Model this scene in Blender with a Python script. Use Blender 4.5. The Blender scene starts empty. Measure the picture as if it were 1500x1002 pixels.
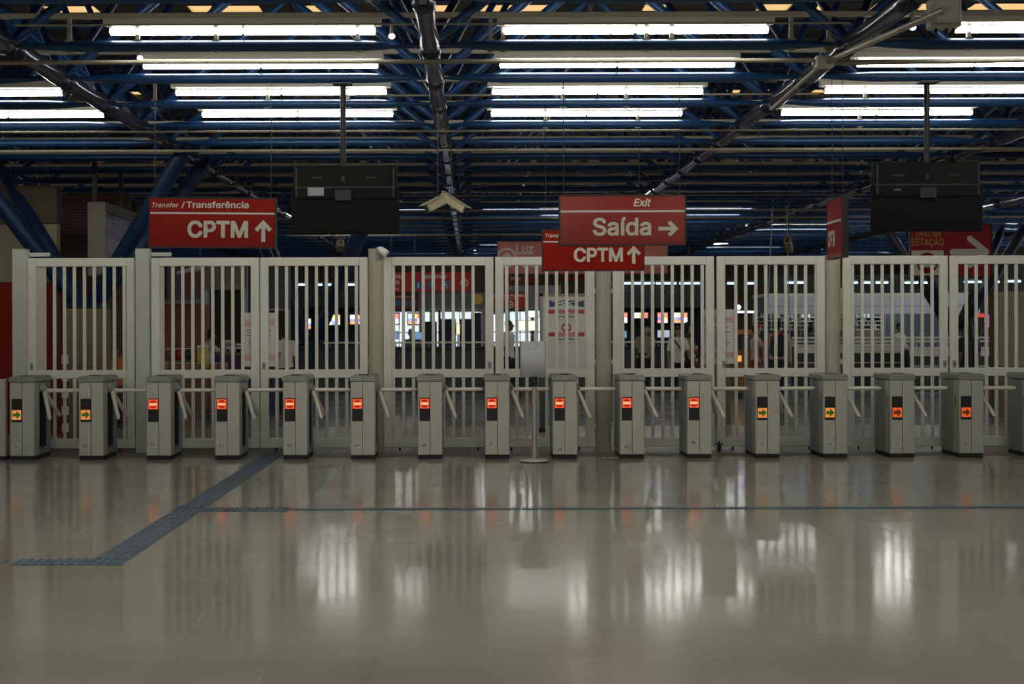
import bpy, bmesh, math, random
from mathutils import Vector, Matrix
from mathutils.geometry import delaunay_2d_cdt
random.seed(7)
C = bpy.context.scene.collection
SC = bpy.context.scene
R = math.radians
# ------------------------------------------------------------------ camera
F = 50 / 36 * 1500            # focal length in pixels of the 1500 px frame
VX, VY, EYE, RO = 690.0, 480.0, 1.57, 0.0029
cam = bpy.data.cameras.new('camera'); camo = bpy.data.objects.new('camera', cam); C.objects.link(camo)
cam.lens = 50; cam.sensor_width = 36; cam.sensor_fit = 'HORIZONTAL'
cam.shift_x = (750 - VX) / 1500; cam.shift_y = (VY - 501) / 1500
cam.clip_start = .1; cam.clip_end = 400
camo.location = (0, 0, EYE); camo.rotation_euler = (R(90), RO, 0)
cam.dof.use_dof = True; cam.dof.focus_distance = 17.4; cam.dof.aperture_fstop = 1.9
SC.camera = camo
# ------------------------------------------------------------------ world, exposure
w = bpy.data.worlds.new('world'); SC.world = w; w.use_nodes = True
bg = w.node_tree.nodes['Background']; bg.inputs[0].default_value = (.84, .93, 1, 1); bg.inputs[1].default_value = 1.3
SC.view_settings.view_transform = 'Standard'; SC.view_settings.look = 'None'
SC.view_settings.exposure = 0.0; SC.view_settings.gamma = 1; SC.view_settings.use_curve_mapping = False
LAMP = 20.0                    # fluorescent tube emission
SC.cycles.max_bounces = 8; SC.cycles.diffuse_bounces = 4; SC.cycles.glossy_bounces = 4
SC.cycles.sample_clamp_indirect = 6.0

def P(px, py, Y):
    """point at depth Y seen at pixel (px, py) of the photograph"""
    dx, dy = px - VX, py - VY
    x, y = dx - RO * dy, dy + RO * dx
    return Vector((x * Y / F, Y, EYE - y * Y / F))
def PX(px, Y): return (px - VX) * Y / F
# ------------------------------------------------------------------ materials
MATS = {}
def mat(name, col, rough=.5, metal=0., noise=0., nscale=6., bump=0., bscale=40., emit=None, spec=.5, stretch=None, rvar=0., coord='Object'):
    if name in MATS: return MATS[name]
    m = bpy.data.materials.new(name); m.use_nodes = True
    nt = m.node_tree; b = nt.nodes['Principled BSDF']
    b.inputs['Base Color'].default_value = (*col, 1); b.inputs['Roughness'].default_value = rough
    b.inputs['Metallic'].default_value = metal; b.inputs['Specular IOR Level'].default_value = spec
    if emit:
        b.inputs['Emission Color'].default_value = (*emit[0], 1); b.inputs['Emission Strength'].default_value = emit[1]
    if noise or bump or rvar:
        tc = nt.nodes.new('ShaderNodeTexCoord'); src = tc.outputs[coord]
        if stretch:
            mp = nt.nodes.new('ShaderNodeMapping'); mp.inputs['Scale'].default_value = stretch
            nt.links.new(src, mp.inputs[0]); src = mp.outputs[0]
    if noise or rvar:
        n = nt.nodes.new('ShaderNodeTexNoise'); n.inputs['Scale'].default_value = nscale; n.inputs['Detail'].default_value = 5
        nt.links.new(src, n.inputs['Vector'])
    if noise:
        r = nt.nodes.new('ShaderNodeMix'); r.data_type = 'RGBA'
        r.inputs[6].default_value = (*[max(0, c * (1 - noise)) for c in col], 1)
        r.inputs[7].default_value = (*[min(1, c * (1 + noise)) for c in col], 1)
        nt.links.new(n.outputs[0], r.inputs[0]); nt.links.new(r.outputs[2], b.inputs['Base Color'])
    if rvar:
        mr = nt.nodes.new('ShaderNodeMapRange'); mr.inputs[1].default_value = .3; mr.inputs[2].default_value = .7
        mr.inputs[3].default_value = max(0, rough - rvar); mr.inputs[4].default_value = rough + rvar
        nt.links.new(n.outputs[0], mr.inputs[0]); nt.links.new(mr.outputs[0], b.inputs['Roughness'])
    if bump:
        n2 = nt.nodes.new('ShaderNodeTexNoise'); n2.inputs['Scale'].default_value = bscale; n2.inputs['Detail'].default_value = 3
        nt.links.new(src, n2.inputs['Vector'])
        bp = nt.nodes.new('ShaderNodeBump'); bp.inputs['Strength'].default_value = bump; bp.inputs['Distance'].default_value = .01
        nt.links.new(n2.outputs[0], bp.inputs['Height']); nt.links.new(bp.outputs[0], b.inputs['Normal'])
    MATS[name] = m
    return m
def flat(name, col, rough=.55): return mat(name, col, rough)
def glow(name, col, s): return mat(name, tuple(c * .3 for c in col), .5, emit=(col, s))

M_ivory = mat('ivory_paint', (.76, .76, .66), .42, noise=.06, nscale=3)
M_post = mat('aged_pillar', (.48, .45, .34), .5, noise=.18, nscale=5, bump=.1)
M_sqpost = mat('galvanised_post', (.58, .59, .54), .5, noise=.12, nscale=4)
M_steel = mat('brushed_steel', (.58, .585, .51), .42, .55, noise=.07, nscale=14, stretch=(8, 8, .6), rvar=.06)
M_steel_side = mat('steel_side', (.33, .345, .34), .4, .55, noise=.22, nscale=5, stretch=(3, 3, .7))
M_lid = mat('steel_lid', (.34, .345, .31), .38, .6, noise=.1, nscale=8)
M_arm = mat('polished_arm', (.90, .88, .77), .3, .2)
M_black = mat('black_plastic', (.012, .012, .013), .45)
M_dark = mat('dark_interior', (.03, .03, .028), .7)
M_plinth = mat('black_plinth', (.015, .015, .014), .6)
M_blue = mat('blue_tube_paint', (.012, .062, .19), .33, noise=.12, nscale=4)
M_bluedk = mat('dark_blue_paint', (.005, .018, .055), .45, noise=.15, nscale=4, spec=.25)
M_chord = mat('dark_gloss_paint', (.030, .033, .06), .2, .3, noise=.2, nscale=6)
M_node = mat('dark_node', (.008, .010, .022), .4, spec=.2)
M_channel = mat('channel_paint', (.40, .37, .28), .5, noise=.12, nscale=2)
M_housing = mat('lamp_housing', (.55, .54, .44), .5, noise=.05)
M_pipe = mat('grey_pipe', (.30, .285, .215), .38, noise=.15, nscale=5)
M_deck = mat('dusty_roof_deck', (.10, .082, .055), .8, noise=.35, nscale=1.2)
M_purlin = mat('purlin_paint', (.05, .055, .06), .6)
M_tube = glow('lamp_tube', (1.0, .98, .91), LAMP)
M_red = mat('sign_red', (.33, .018, .010), .16, noise=.05, nscale=2, bump=.25, bscale=1.6, spec=.14)
M_red2 = mat('sign_red_matt', (.33, .018, .010), .3, noise=.05, nscale=2, spec=.05)
M_redfar = mat('faded_sign_red', (.62, .09, .065), .35)
M_reddeep = mat('deep_sign_red', (.45, .012, .012), .4)
M_frame = mat('sign_frame', (.03, .012, .01), .5)
M_white = mat('lettering_white', (.74, .72, .60), .5)
M_paper = mat('paper', (.66, .66, .64), .7)
M_ink = mat('ink_grey', (.16, .16, .17), .7)
M_inkred = mat('ink_red', (.66, .40, .38), .7)
M_yellow = mat('sign_yellow', (.62, .42, .05), .5)
M_tv = mat('television_black', (.010, .010, .009), .6, spec=.12)
M_tv2 = mat('television_back_box', (.014, .014, .013), .65, spec=.12)
M_beige = mat('beige_wall_paint', (.24, .21, .135), .7, noise=.08)
M_redwall = mat('red_wall_paint', (.18, .013, .006), .5, noise=.1, spec=.15)
M_conc = mat('dark_concrete', (.065, .052, .032), .8, noise=.25, nscale=3)
M_ped = mat('brown_concrete', (.16, .125, .065), .8, noise=.25, nscale=5, bump=.2)
M_grey = mat('grey_metal', (.30, .31, .31), .4, .3)
M_wood = mat('wood_brown', (.20, .13, .07), .6, noise=.2)
M_card = mat('cardboard', (.17, .12, .06), .8)
M_navy = mat('navy_panel', (.012, .022, .06), .5)
M_kiosk = mat('kiosk_black', (.018, .018, .022), .5)
M_counter = mat('counter_front', (.055, .055, .052), .5, noise=.1)
M_fascia = mat('fascia_grey', (.72, .73, .82), .5)
M_whitect = mat('white_counter', (.88, .86, .76), .35)
M_greypanel = mat('grey_panel', (.17, .17, .18), .6)
M_wall = mat('hall_wall', (.26, .245, .20), .8, noise=.08)

def brick_mat(name, c1, c2, mortar, scale):
    m = bpy.data.materials.new(name); m.use_nodes = True; nt = m.node_tree; b = nt.nodes['Principled BSDF']
    b.inputs['Roughness'].default_value = .8
    tc = nt.nodes.new('ShaderNodeTexCoord'); sp = nt.nodes.new('ShaderNodeSeparateXYZ'); cb = nt.nodes.new('ShaderNodeCombineXYZ')
    ad = nt.nodes.new('ShaderNodeMath'); ad.operation = 'ADD'
    nt.links.new(tc.outputs['Object'], sp.inputs[0]); nt.links.new(sp.outputs[0], ad.inputs[0]); nt.links.new(sp.outputs[1], ad.inputs[1])
    nt.links.new(ad.outputs[0], cb.inputs[0]); nt.links.new(sp.outputs[2], cb.inputs[1])
    t = nt.nodes.new('ShaderNodeTexBrick'); t.inputs['Scale'].default_value = scale
    t.inputs['Color1'].default_value = (*c1, 1); t.inputs['Color2'].default_value = (*c2, 1); t.inputs['Mortar'].default_value = (*mortar, 1)
    t.inputs['Mortar Size'].default_value = .03; t.inputs['Brick Width'].default_value = .9; t.inputs['Row Height'].default_value = .32
    nt.links.new(cb.outputs[0], t.inputs[0]); nt.links.new(t.outputs[0], b.inputs['Base Color'])
    return m
M_brick = brick_mat('brown_brick', (.11, .042, .03), (.085, .04, .035), (.16, .11, .10), 6)
M_brickor = brick_mat('orange_brick', (.33, .09, .03), (.28, .075, .03), (.16, .08, .05), 6)

def floor_mat():
    m = bpy.data.materials.new('polished_floor_tile'); m.use_nodes = True; nt = m.node_tree; b = nt.nodes['Principled BSDF']
    geo = nt.nodes.new('ShaderNodeNewGeometry'); oi = nt.nodes.new('ShaderNodeObjectInfo')
    n = nt.nodes.new('ShaderNodeTexNoise'); n.inputs['Scale'].default_value = 45; n.inputs['Detail'].default_value = 4
    nt.links.new(geo.outputs['Position'], n.inputs['Vector'])
    n2 = nt.nodes.new('ShaderNodeTexNoise'); n2.inputs['Scale'].default_value = .9; n2.inputs['Detail'].default_value = 3
    nt.links.new(geo.outputs['Position'], n2.inputs['Vector'])
    add = nt.nodes.new('ShaderNodeMath'); add.operation = 'ADD'
    nt.links.new(n.outputs[0], add.inputs[0]); nt.links.new(n2.outputs[0], add.inputs[1])
    ad2 = nt.nodes.new('ShaderNodeMath'); ad2.operation = 'MULTIPLY_ADD'; ad2.inputs[1].default_value = .28
    nt.links.new(oi.outputs['Random'], ad2.inputs[0]); nt.links.new(add.outputs[0], ad2.inputs[2])
    mr = nt.nodes.new('ShaderNodeMapRange'); mr.inputs[1].default_value = .7; mr.inputs[2].default_value = 1.6
    nt.links.new(ad2.outputs[0], mr.inputs[0])
    mx = nt.nodes.new('ShaderNodeMix'); mx.data_type = 'RGBA'
    mx.inputs[6].default_value = (.46, .437, .352, 1); mx.inputs[7].default_value = (.57, .547, .45, 1)
    nt.links.new(mr.outputs[0], mx.inputs[0]); nt.links.new(mx.outputs[2], b.inputs['Base Color'])
    mr2 = nt.nodes.new('ShaderNodeMapRange'); mr2.inputs[1].default_value = .3; mr2.inputs[2].default_value = .7
    mr2.inputs[3].default_value = .09; mr2.inputs[4].default_value = .135
    nt.links.new(n2.outputs[0], mr2.inputs[0]); nt.links.new(mr2.outputs[0], b.inputs['Roughness'])
    b.inputs['Specular IOR Level'].default_value = .32
    return m
M_tile = floor_mat()
M_grout = mat('floor_grout', (.40, .38, .31), .3)
M_floorfar = mat('hall_floor', (.40, .41, .42), .16, noise=.1, nscale=1.5, coord='Object')
def rubber_mat():
    m = bpy.data.materials.new('studded_rubber'); m.use_nodes = True; nt = m.node_tree; b = nt.nodes['Principled BSDF']
    geo = nt.nodes.new('ShaderNodeNewGeometry'); v = nt.nodes.new('ShaderNodeTexVoronoi'); v.inputs['Scale'].default_value = 13
    v.inputs['Randomness'].default_value = 0.0
    nt.links.new(geo.outputs['Position'], v.inputs['Vector'])
    mr = nt.nodes.new('ShaderNodeMapRange'); mr.inputs[1].default_value = .28; mr.inputs[2].default_value = .36
    nt.links.new(v.outputs['Distance'], mr.inputs[0])
    mx = nt.nodes.new('ShaderNodeMix'); mx.data_type = 'RGBA'
    mx.inputs[6].default_value = (.33, .32, .27, 1); mx.inputs[7].default_value = (.17, .165, .135, 1)
    nt.links.new(mr.outputs[0], mx.inputs[0]); nt.links.new(mx.outputs[2], b.inputs['Base Color'])
    bp = nt.nodes.new('ShaderNodeBump'); bp.inputs['Strength'].default_value = .6; bp.inputs['Distance'].default_value = .004; bp.invert = True
    nt.links.new(mr.outputs[0], bp.inputs['Height']); nt.links.new(bp.outputs[0], b.inputs['Normal'])
    b.inputs['Roughness'].default_value = .4
    return m
M_rubber = rubber_mat()
M_tactile = mat('tactile_blue', (.085, .15, .215), .45, noise=.25, nscale=6)
def glass_mat(name, fac=.12, tint=(1, 1, 1)):
    m = bpy.data.materials.new(name); m.use_nodes = True; nt = m.node_tree
    for n in list(nt.nodes):
        if n.type != 'OUTPUT_MATERIAL': nt.nodes.remove(n)
    o = nt.nodes[0]; t = nt.nodes.new('ShaderNodeBsdfTransparent'); t.inputs[0].default_value = (*tint, 1)
    g = nt.nodes.new('ShaderNodeBsdfGlossy'); g.inputs['Roughness'].default_value = .03
    mx = nt.nodes.new('ShaderNodeMixShader'); mx.inputs[0].default_value = fac
    nt.links.new(t.outputs[0], mx.inputs[1]); nt.links.new(g.outputs[0], mx.inputs[2]); nt.links.new(mx.outputs[0], o.inputs[0])
    return m
M_glass = glass_mat('window_glass', .06, (.93, .97, 1))
M_acrylic = mat('frosted_acrylic', (.72, .73, .74), .22)
def translucent(name, col):
    m = bpy.data.materials.new(name); m.use_nodes = True; nt = m.node_tree
    for n in list(nt.nodes):
        if n.type != 'OUTPUT_MATERIAL': nt.nodes.remove(n)
    o = nt.nodes[0]; t = nt.nodes.new('ShaderNodeBsdfTranslucent'); t.inputs[0].default_value = (*col, 1)
    nt.links.new(t.outputs[0], o.inputs[0]); return m
M_sky = translucent('fibreglass_sheet', (.95, .72, .45))
M_skyw = translucent('white_fibreglass', (.80, .92, 1.0))

# ------------------------------------------------------------------ mesh helpers
class MB:
    def __init__(s): s.v = []; s.f = []; s.smooth = []
    def add(s, vs, fs, sm=False):
        o = len(s.v); s.v += [tuple(v) for v in vs]; s.f += [tuple(i + o for i in f) for f in fs]; s.smooth += [sm] * len(fs); return s
    def box(s, a, b):
        x0, y0, z0 = a; x1, y1, z1 = b
        x0, x1 = min(x0, x1), max(x0, x1); y0, y1 = min(y0, y1), max(y0, y1); z0, z1 = min(z0, z1), max(z0, z1)
        return s.add([(x0,y0,z0),(x1,y0,z0),(x1,y1,z0),(x0,y1,z0),(x0,y0,z1),(x1,y0,z1),(x1,y1,z1),(x0,y1,z1)],
                     [(0,3,2,1),(4,5,6,7),(0,1,5,4),(1,2,6,5),(2,3,7,6),(3,0,4,7)])
    def bbox(s, a, b, e=.01):
        """box with every edge chamfered"""
        bm = bmesh.new(); bmesh.ops.create_cube(bm, size=1)
        for v in bm.verts: v.co = [a[i] + (v.co[i] + .5) * (b[i] - a[i]) for i in range(3)]
        bmesh.ops.bevel(bm, geom=bm.edges[:], offset=e, segments=1, affect='EDGES', profile=.5)
        bmesh.ops.recalc_face_normals(bm, faces=bm.faces[:])
        bm.verts.index_update(); s.add([v.co for v in bm.verts], [[v.index for v in f.verts] for f in bm.faces]); bm.free(); return s
    def prism(s, poly, y0, y1, axis='y'):
        """polygon of (u, v) swept along an axis: 'y' -> (u, y, v), 'x' -> (x, u, v), 'z' -> (u, v, z)"""
        def m(u, v, t): return (u, t, v) if axis == 'y' else (t, u, v) if axis == 'x' else (u, v, t)
        n = len(poly); vs = [m(u, v, y0) for u, v in poly] + [m(u, v, y1) for u, v in poly]
        fs = [tuple(range(n)), tuple(reversed(range(n, 2 * n)))] + [(i, i + n, (i + 1) % n + n, (i + 1) % n) for i in range(n)]
        return s.add(vs, fs)
    def tube(s, p0, p1, prof, n=10, cap=True, ell=None):
        """surface of revolution between two points; prof = [(t, r)], ell scales the radius along the second side axis"""
        p0, p1 = Vector(p0), Vector(p1); d = p1 - p0; L = d.length; d.normalize()
        up = Vector((0, 0, 1)) if abs(d.z) < .95 else Vector((0, 1, 0))
        a = d.cross(up).normalized(); b = a.cross(d).normalized()
        vs = []; fs = []
        for j, q in enumerate(prof):
            t, ra = q[0], q[1]; rb = q[2] if len(q) > 2 else ra
            c = p0 + d * (t * L)
            for i in range(n):
                w = 2 * math.pi * i / n; vs.append(c + a * (ra * math.cos(w)) + b * (rb * math.sin(w)))
        for j in range(len(prof) - 1):
            for i in range(n):
                k = (i + 1) % n; fs.append((j * n + i, j * n + k, (j + 1) * n + k, (j + 1) * n + i))
        s.add(vs, fs, True)
        if cap:
            m = len(prof) - 1
            s.add(vs[:n], [tuple(reversed(range(n)))]); s.add(vs[m * n:], [tuple(range(n))])
        return s
    def cyl(s, p0, p1, r, n=10, r2=None): return s.tube(p0, p1, [(0, r), (1, r if r2 is None else r2)], n)
    def ball(s, c, r, n=8, m=6):
        r = r if hasattr(r, '__len__') else (r, r, r); vs = [(c[0], c[1], c[2] - r[2])]; fs = []
        for j in range(1, m):
            ph = -math.pi / 2 + math.pi * j / m
            for i in range(n):
                w = 2 * math.pi * i / n
                vs.append((c[0] + r[0] * math.cos(ph) * math.cos(w), c[1] + r[1] * math.cos(ph) * math.sin(w), c[2] + r[2] * math.sin(ph)))
        vs.append((c[0], c[1], c[2] + r[2])); top = len(vs) - 1
        for i in range(n):
            k = (i + 1) % n; fs.append((0, 1 + k, 1 + i)); fs.append((top, top - n + i, top - n + k))
            for j in range(m - 2): fs.append((1 + j * n + i, 1 + j * n + k, 1 + (j + 1) * n + k, 1 + (j + 1) * n + i))
        return s.add(vs, fs, True)
    def disc(s, c, r, n=20, y=0, r0=0, a0=0, a1=2 * math.pi, th=.002):
        """flat disc or ring in the XZ plane facing -Y"""
        full = a1 - a0 > 6.28; k = n if full else n + 1
        vs = []; fs = []
        for i in range(k):
            w = a0 + (a1 - a0) * i / n; vs.append((c[0] + r * math.cos(w), y, c[1] + r * math.sin(w)))
        if r0:
            for i in range(k):
                w = a0 + (a1 - a0) * i / n; vs.append((c[0] + r0 * math.cos(w), y, c[1] + r0 * math.sin(w)))
            for i in range(n): j = (i + 1) % k; fs.append((i, j, j + k, i + k))
        else: fs.append(tuple(range(k)))
        return s.add(vs, fs)
    def mesh(s, name, m):
        me = bpy.data.meshes.new(name); me.from_pydata(s.v, [], s.f); me.polygons.foreach_set('use_smooth', s.smooth)
        if m: me.materials.append(m)
        me.update(); return me
    def build(s, name, m, parent=None, loc=None): return link(name, s.mesh(name, m), parent, loc)

def link(name, me, parent=None, loc=None):
    o = bpy.data.objects.new(name, me); C.objects.link(o)
    if parent: o.parent = parent
    if loc is not None: o.location = loc
    return o
def tag(o, label, cat, group=None):
    o['label'] = label; o['category'] = cat
    if group: o['group'] = group
    return o
def struct(o): o['kind'] = 'structure'; return o
def stuff(o): o['kind'] = 'stuff'; return o
def thing(name, label, cat, loc=(0, 0, 0), rz=0, group=None):
    o = link(name, None, None, loc); o.rotation_euler = (0, 0, rz); return tag(o, label, cat, group)
def dup(root, loc, rz=None, label=None):
    r = root.copy(); C.objects.link(r); r.location = loc
    if rz is not None: r.rotation_euler = (0, 0, rz)
    if label: r['label'] = label
    for ch in KIDS(root):
        c = ch.copy(); C.objects.link(c); c.parent = r
        for g in KIDS(ch):
            d = g.copy(); C.objects.link(d); d.parent = c
    return r
def KIDS(o): return [c for c in o.children]

TXT = {}
try: FONT = bpy.data.fonts.load(bpy.utils.system_resource('DATAFILES', path='fonts') + '/Inter.woff2')
except Exception: FONT = None
def text_mesh(s, bold=.012, shear=0):
    """lettering in a unit box as (u, v, layer) points; weight is built up from shifted layers, which never tears the outlines"""
    k = (s, bold, shear)
    if k not in TXT:
        cu = bpy.data.curves.new('txt', 'FONT'); cu.body = s
        if FONT: cu.font = FONT
        cu.size = 1; cu.shear = shear; cu.resolution_u = 3
        cu.fill_mode = 'NONE'
        o = bpy.data.objects.new('txt', cu); me = bpy.data.meshes.new_from_object(o)
        pts = [Vector((v.co.x, v.co.y)) for v in me.vertices]; par = list(range(len(pts)))
        def root(a):
            while par[a] != a: a = par[a]
            return a
        for e in me.edges: par[root(e.vertices[0])] = root(e.vertices[1])
        loops = {}
        for a in range(len(pts)): loops.setdefault(root(a), []).append(a)
        loops = [l for l in loops.values() if len(l) > 2]
        bpy.data.objects.remove(o); bpy.data.curves.remove(cu); bpy.data.meshes.remove(me)
        vv, _, ff, *_ = delaunay_2d_cdt(pts, [(l[a], l[(a + 1) % len(l)]) for l in loops for a in range(len(l))], [], 0, 1e-6)
        def winding(x, y):
            w = 0
            for l in loops:
                for a in range(len(l)):
                    p, q = pts[l[a]], pts[l[(a + 1) % len(l)]]
                    if (p.y <= y) != (q.y <= y) and (q.x - p.x) * (y - p.y) / (q.y - p.y) + p.x > x: w += 1 if q.y > p.y else -1
            return w
        v0 = [Vector((p.x, p.y, 0)) for p in vv]
        f0 = [tuple(f) for f in ff if winding(sum(vv[a].x for a in f) / 3, sum(vv[a].y for a in f) / 3)]
        vs = []; fs = []; n = len(v0); r = bold * .75
        for q in range(12 if bold >= .02 else 4):
            w = 2 * math.pi * q / (12 if bold >= .02 else 4)
            vs += [(v.x + r * math.cos(w), v.y + r * math.sin(w), q) for v in v0]; fs += [tuple(i + n * q for i in f) for f in f0]
        x0 = min(v[0] for v in vs); x1 = max(v[0] for v in vs); y0 = min(v[1] for v in vs); y1 = max(v[1] for v in vs)
        TXT[k] = ([((v[0] - x0) / (x1 - x0), (v[1] - y0) / (y1 - y0), v[2]) for v in vs], fs)
    return TXT[k]
def text(s, x0, x1, z0, z1, y, m, parent, bold=.03, shear=0, name='lettering'):
    """flat lettering in the XZ plane facing -Y, fitted to a box (local to parent)"""
    vs, fs = text_mesh(s, bold, shear); b = MB()
    b.add([(x0 + (x1 - x0) * u, y - .0001 * q, z0 + (z1 - z0) * v) for u, v, q in vs], fs)
    return b.build(name, m, parent)
def arrow(parent, c, size, m, d='up', y=0, th=.2, name='arrow'):
    """arrow of a shaft and two barbs, facing -Y"""
    h = size / 2; t = size * th
    def bar(p, q):
        p, q = Vector(p), Vector(q); n = (q - p).normalized(); s_ = Vector((-n.y, n.x)) * t / 2
        return [p - s_, q - s_, q + s_, p + s_]
    b = MB()
    for i, (p, q) in enumerate((((0, -h), (0, h * .8)), ((-h * .72, h * .12), (t * .3, h)), ((h * .72, h * .12), (-t * .3, h)))):
        pts = bar(p, q)
        if d == 'right': pts = [Vector((v.y, -v.x)) for v in pts]
        elif d == 'left': pts = [Vector((-v.y, v.x)) for v in pts]
        b.add([(c[0] + v.x, y - .0004 * i, c[1] + v.y) for v in pts], [(0, 1, 2, 3)])
    return b.build(name, m, parent)
def rect(parent, name, m, x0, x1, z0, z1, y, th=.004): return MB().box((x0, y, z0), (x1, y + th, z1)).build(name, m, parent)

# ================================================================== SETTING
# floor
floor = struct(link('floor', None))
FY0, FY1 = 5.2, 17.25
MB().box((-18, -14, -.05), (18, FY1, -.0012)).build('grout_bed', M_grout, floor)
MB().box((-18, -14, -.0045), (18, FY0, 0)).build('floor_screed', M_tile, floor)
T = .52; cells = []
j = 0
while FY0 + T * j < FY1 - .01:
    y0 = FY0 + T * j; y1 = min(y0 + T, FY1)
    i0 = math.floor((-690 * y1 / F - .35 + .43) / T) - 1; i1 = math.ceil((810 * y1 / F + .35 + .43) / T) + 1
    for i in range(i0, i1): cells.append((y0, y1, -.43 + T * i))
    j += 1
cells.sort(key=lambda c: (c[0], abs(c[2])))
tile_me = MB().bbox((-T / 2 + .0008, -T / 2 + .0008, -.012), (T / 2 - .0008, T / 2 - .0008, 0), .0008).mesh('floor_tile', M_tile)
restb = MB(); nt_ = 0
for (y0, y1, x) in cells:
    full = y1 - y0 > T - .01
    X_in = (x + T) > -690 * y1 / F - .1 and x < 810 * y1 / F + .1
    if full and nt_ < 296 and X_in and y1 > 6:
        o = link('floor_tile', tile_me, floor, (x + T / 2, y0 + T / 2, random.uniform(-.0002, .0002)))
        o.rotation_euler = (random.gauss(0, .0002), random.gauss(0, .0002), 0); nt_ += 1
    else: restb.box((x + .0015, y0 + .0015, -.0045), (x + T - .0015, y1 - .0015, 0))
stuff(restb.build('outer_tiles', M_tile, floor))
for s_ in (-1, 1):
    MB().box((s_ * 18, FY0, -.0045), (s_ * 7.6, FY1, -.0002)).build('floor_margin', M_tile, floor)
MB().box((-18, FY1, -.05), (18, 22.6, 0)).build('rubber_flooring', M_rubber, floor)
MB().box((-30, 22.6, -.05), (30, 90, 0)).build('concourse_slab', M_floorfar, floor)
jt = MB()
for yy in (24.2, 26, 28, 30.5, 33): jt.box((-18, yy, 0), (18, yy + .03, .0006))
stuff(jt.build('floor_joint', M_grout, floor))
# tactile paving
tb = MB().box((-.122, -.122, 0), (.122, .122, .004))
for q in (-.09, -.03, .03, .09): tb.prism([(q - .017, .004), (q + .017, .004), (q + .011, .009), (q - .011, .009)], -.115, .115)
tac = tb.mesh('tactile_tile', M_tactile)
ab = MB().box((-.122, -.122, 0), (.122, .122, .004))
for ux in range(4):
    for uy in range(4): ab.tube((-.09 + .06 * ux, -.09 + .06 * uy, .004), (-.09 + .06 * ux, -.09 + .06 * uy, .009), [(0, .018), (1, .012)], 6)
alert = ab.mesh('warning_tile', M_tactile)
XT = -2.45
yy = 9.56
while yy < 18.6:
    o = link('tactile_tile' if not (abs(yy - 9.56) < .1 or abs(yy - 12.31) < .2) else 'warning_tile', tac if not (abs(yy - 9.56) < .1 or abs(yy - 12.31) < .2) else alert, floor, (XT, yy, .0005))
    yy += .25
for i in range(1, 3): link('warning_tile', alert, floor, (XT - .25 * i, 9.56, .0005))
for i in range(1, 4): link('warning_tile', alert, floor, (XT + .25 * i, 12.31, .0005))
lineb = MB().box((-.245, -.045, 0), (.245, .045, .006)).mesh('guide_strip', M_tactile)
for i in range(16): link('guide_strip', lineb, floor, (XT + .98 + .25 + .5 * i - .1, 12.31, .0005))
for i in range(4): link('guide_strip', lineb, floor, (XT - .92 - .5 * i, 9.56, .0005))

# walls
def wallbox(name, a, b, m): return struct(MB().box(a, b).build(name, m))
wallbox('wall_rear', (-18, -14.3, 0), (18, -14, 6.6), M_wall)
# side walls, with unseen openings added beyond the gate line to brighten the hall
for nm, x0, x1 in (('wall_left', -18.3, -18), ('wall_right', 18, 18.3)):
    sw_ = struct(link(nm, None))
    MB().box((x0, -14, 0), (x1, 19, 6.6)).build('wall_panel', M_wall, sw_); MB().box((x0, 46, 0), (x1, 54, 6.6)).build('wall_panel', M_wall, sw_)
    MB().box((x0, 19, 0), (x1, 46, .4)).build('sill_wall', M_wall, sw_); MB().box((x0, 19, 5.0), (x1, 46, 6.6)).build('upper_wall', M_wall, sw_)
    for i in range(1, 5): MB().box((x0, 19 + 5.4 * i - .2, .4), (x1, 19 + 5.4 * i + .2, 5.0)).build('wall_pier', M_wall, sw_)
WF = 54.0
wf = struct(link('wall_far', None))
wx0, wx1, wz0, wz1 = -3.5, 3.4, .75, 2.22
for a, b in (((-18, WF, 0), (wx0, WF + .3, 6.6)), ((wx1, WF, 0), (18, WF + .3, 6.6)), ((wx0, WF, wz1), (wx1, WF + .3, 6.6)), ((wx0, WF, 0), (wx1, WF + .3, wz0))):
    MB().box(a, b).build('wall_panel', M_conc, wf)
for i in range(3):
    a = wx0 + (wx1 - wx0) * i / 3; b = wx0 + (wx1 - wx0) * (i + 1) / 3
    wn = struct(link('window_%d' % (i + 1), None, None, (a, WF + .1, wz0)))
    ww, hh = b - a, wz1 - wz0; fr = MB()
    fr.box((0, 0, 0), (.05, .06, hh)); fr.box((ww - .05, 0, 0), (ww, .06, hh)); fr.box((.05, 0, 0), (ww - .05, .06, .05)); fr.box((.05, 0, hh - .05), (ww - .05, .06, hh))
    fr.build('window_frame', M_black, wn)
    for k in range(1, 3): MB().box((ww * k / 3 - .02, 0, .05), (ww * k / 3 + .02, .06, hh - .05)).build('mullion', M_black, wn)
    MB().box((.05, 0, hh * .42), (ww - .05, .06, hh * .42 + .04)).build('transom', M_black, wn)
    for k in range(3): MB().box((ww * k / 3 + .05, .025, .05), (ww * (k + 1) / 3 - .05, .03, hh - .05)).build('pane', M_glass, wn)
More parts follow.
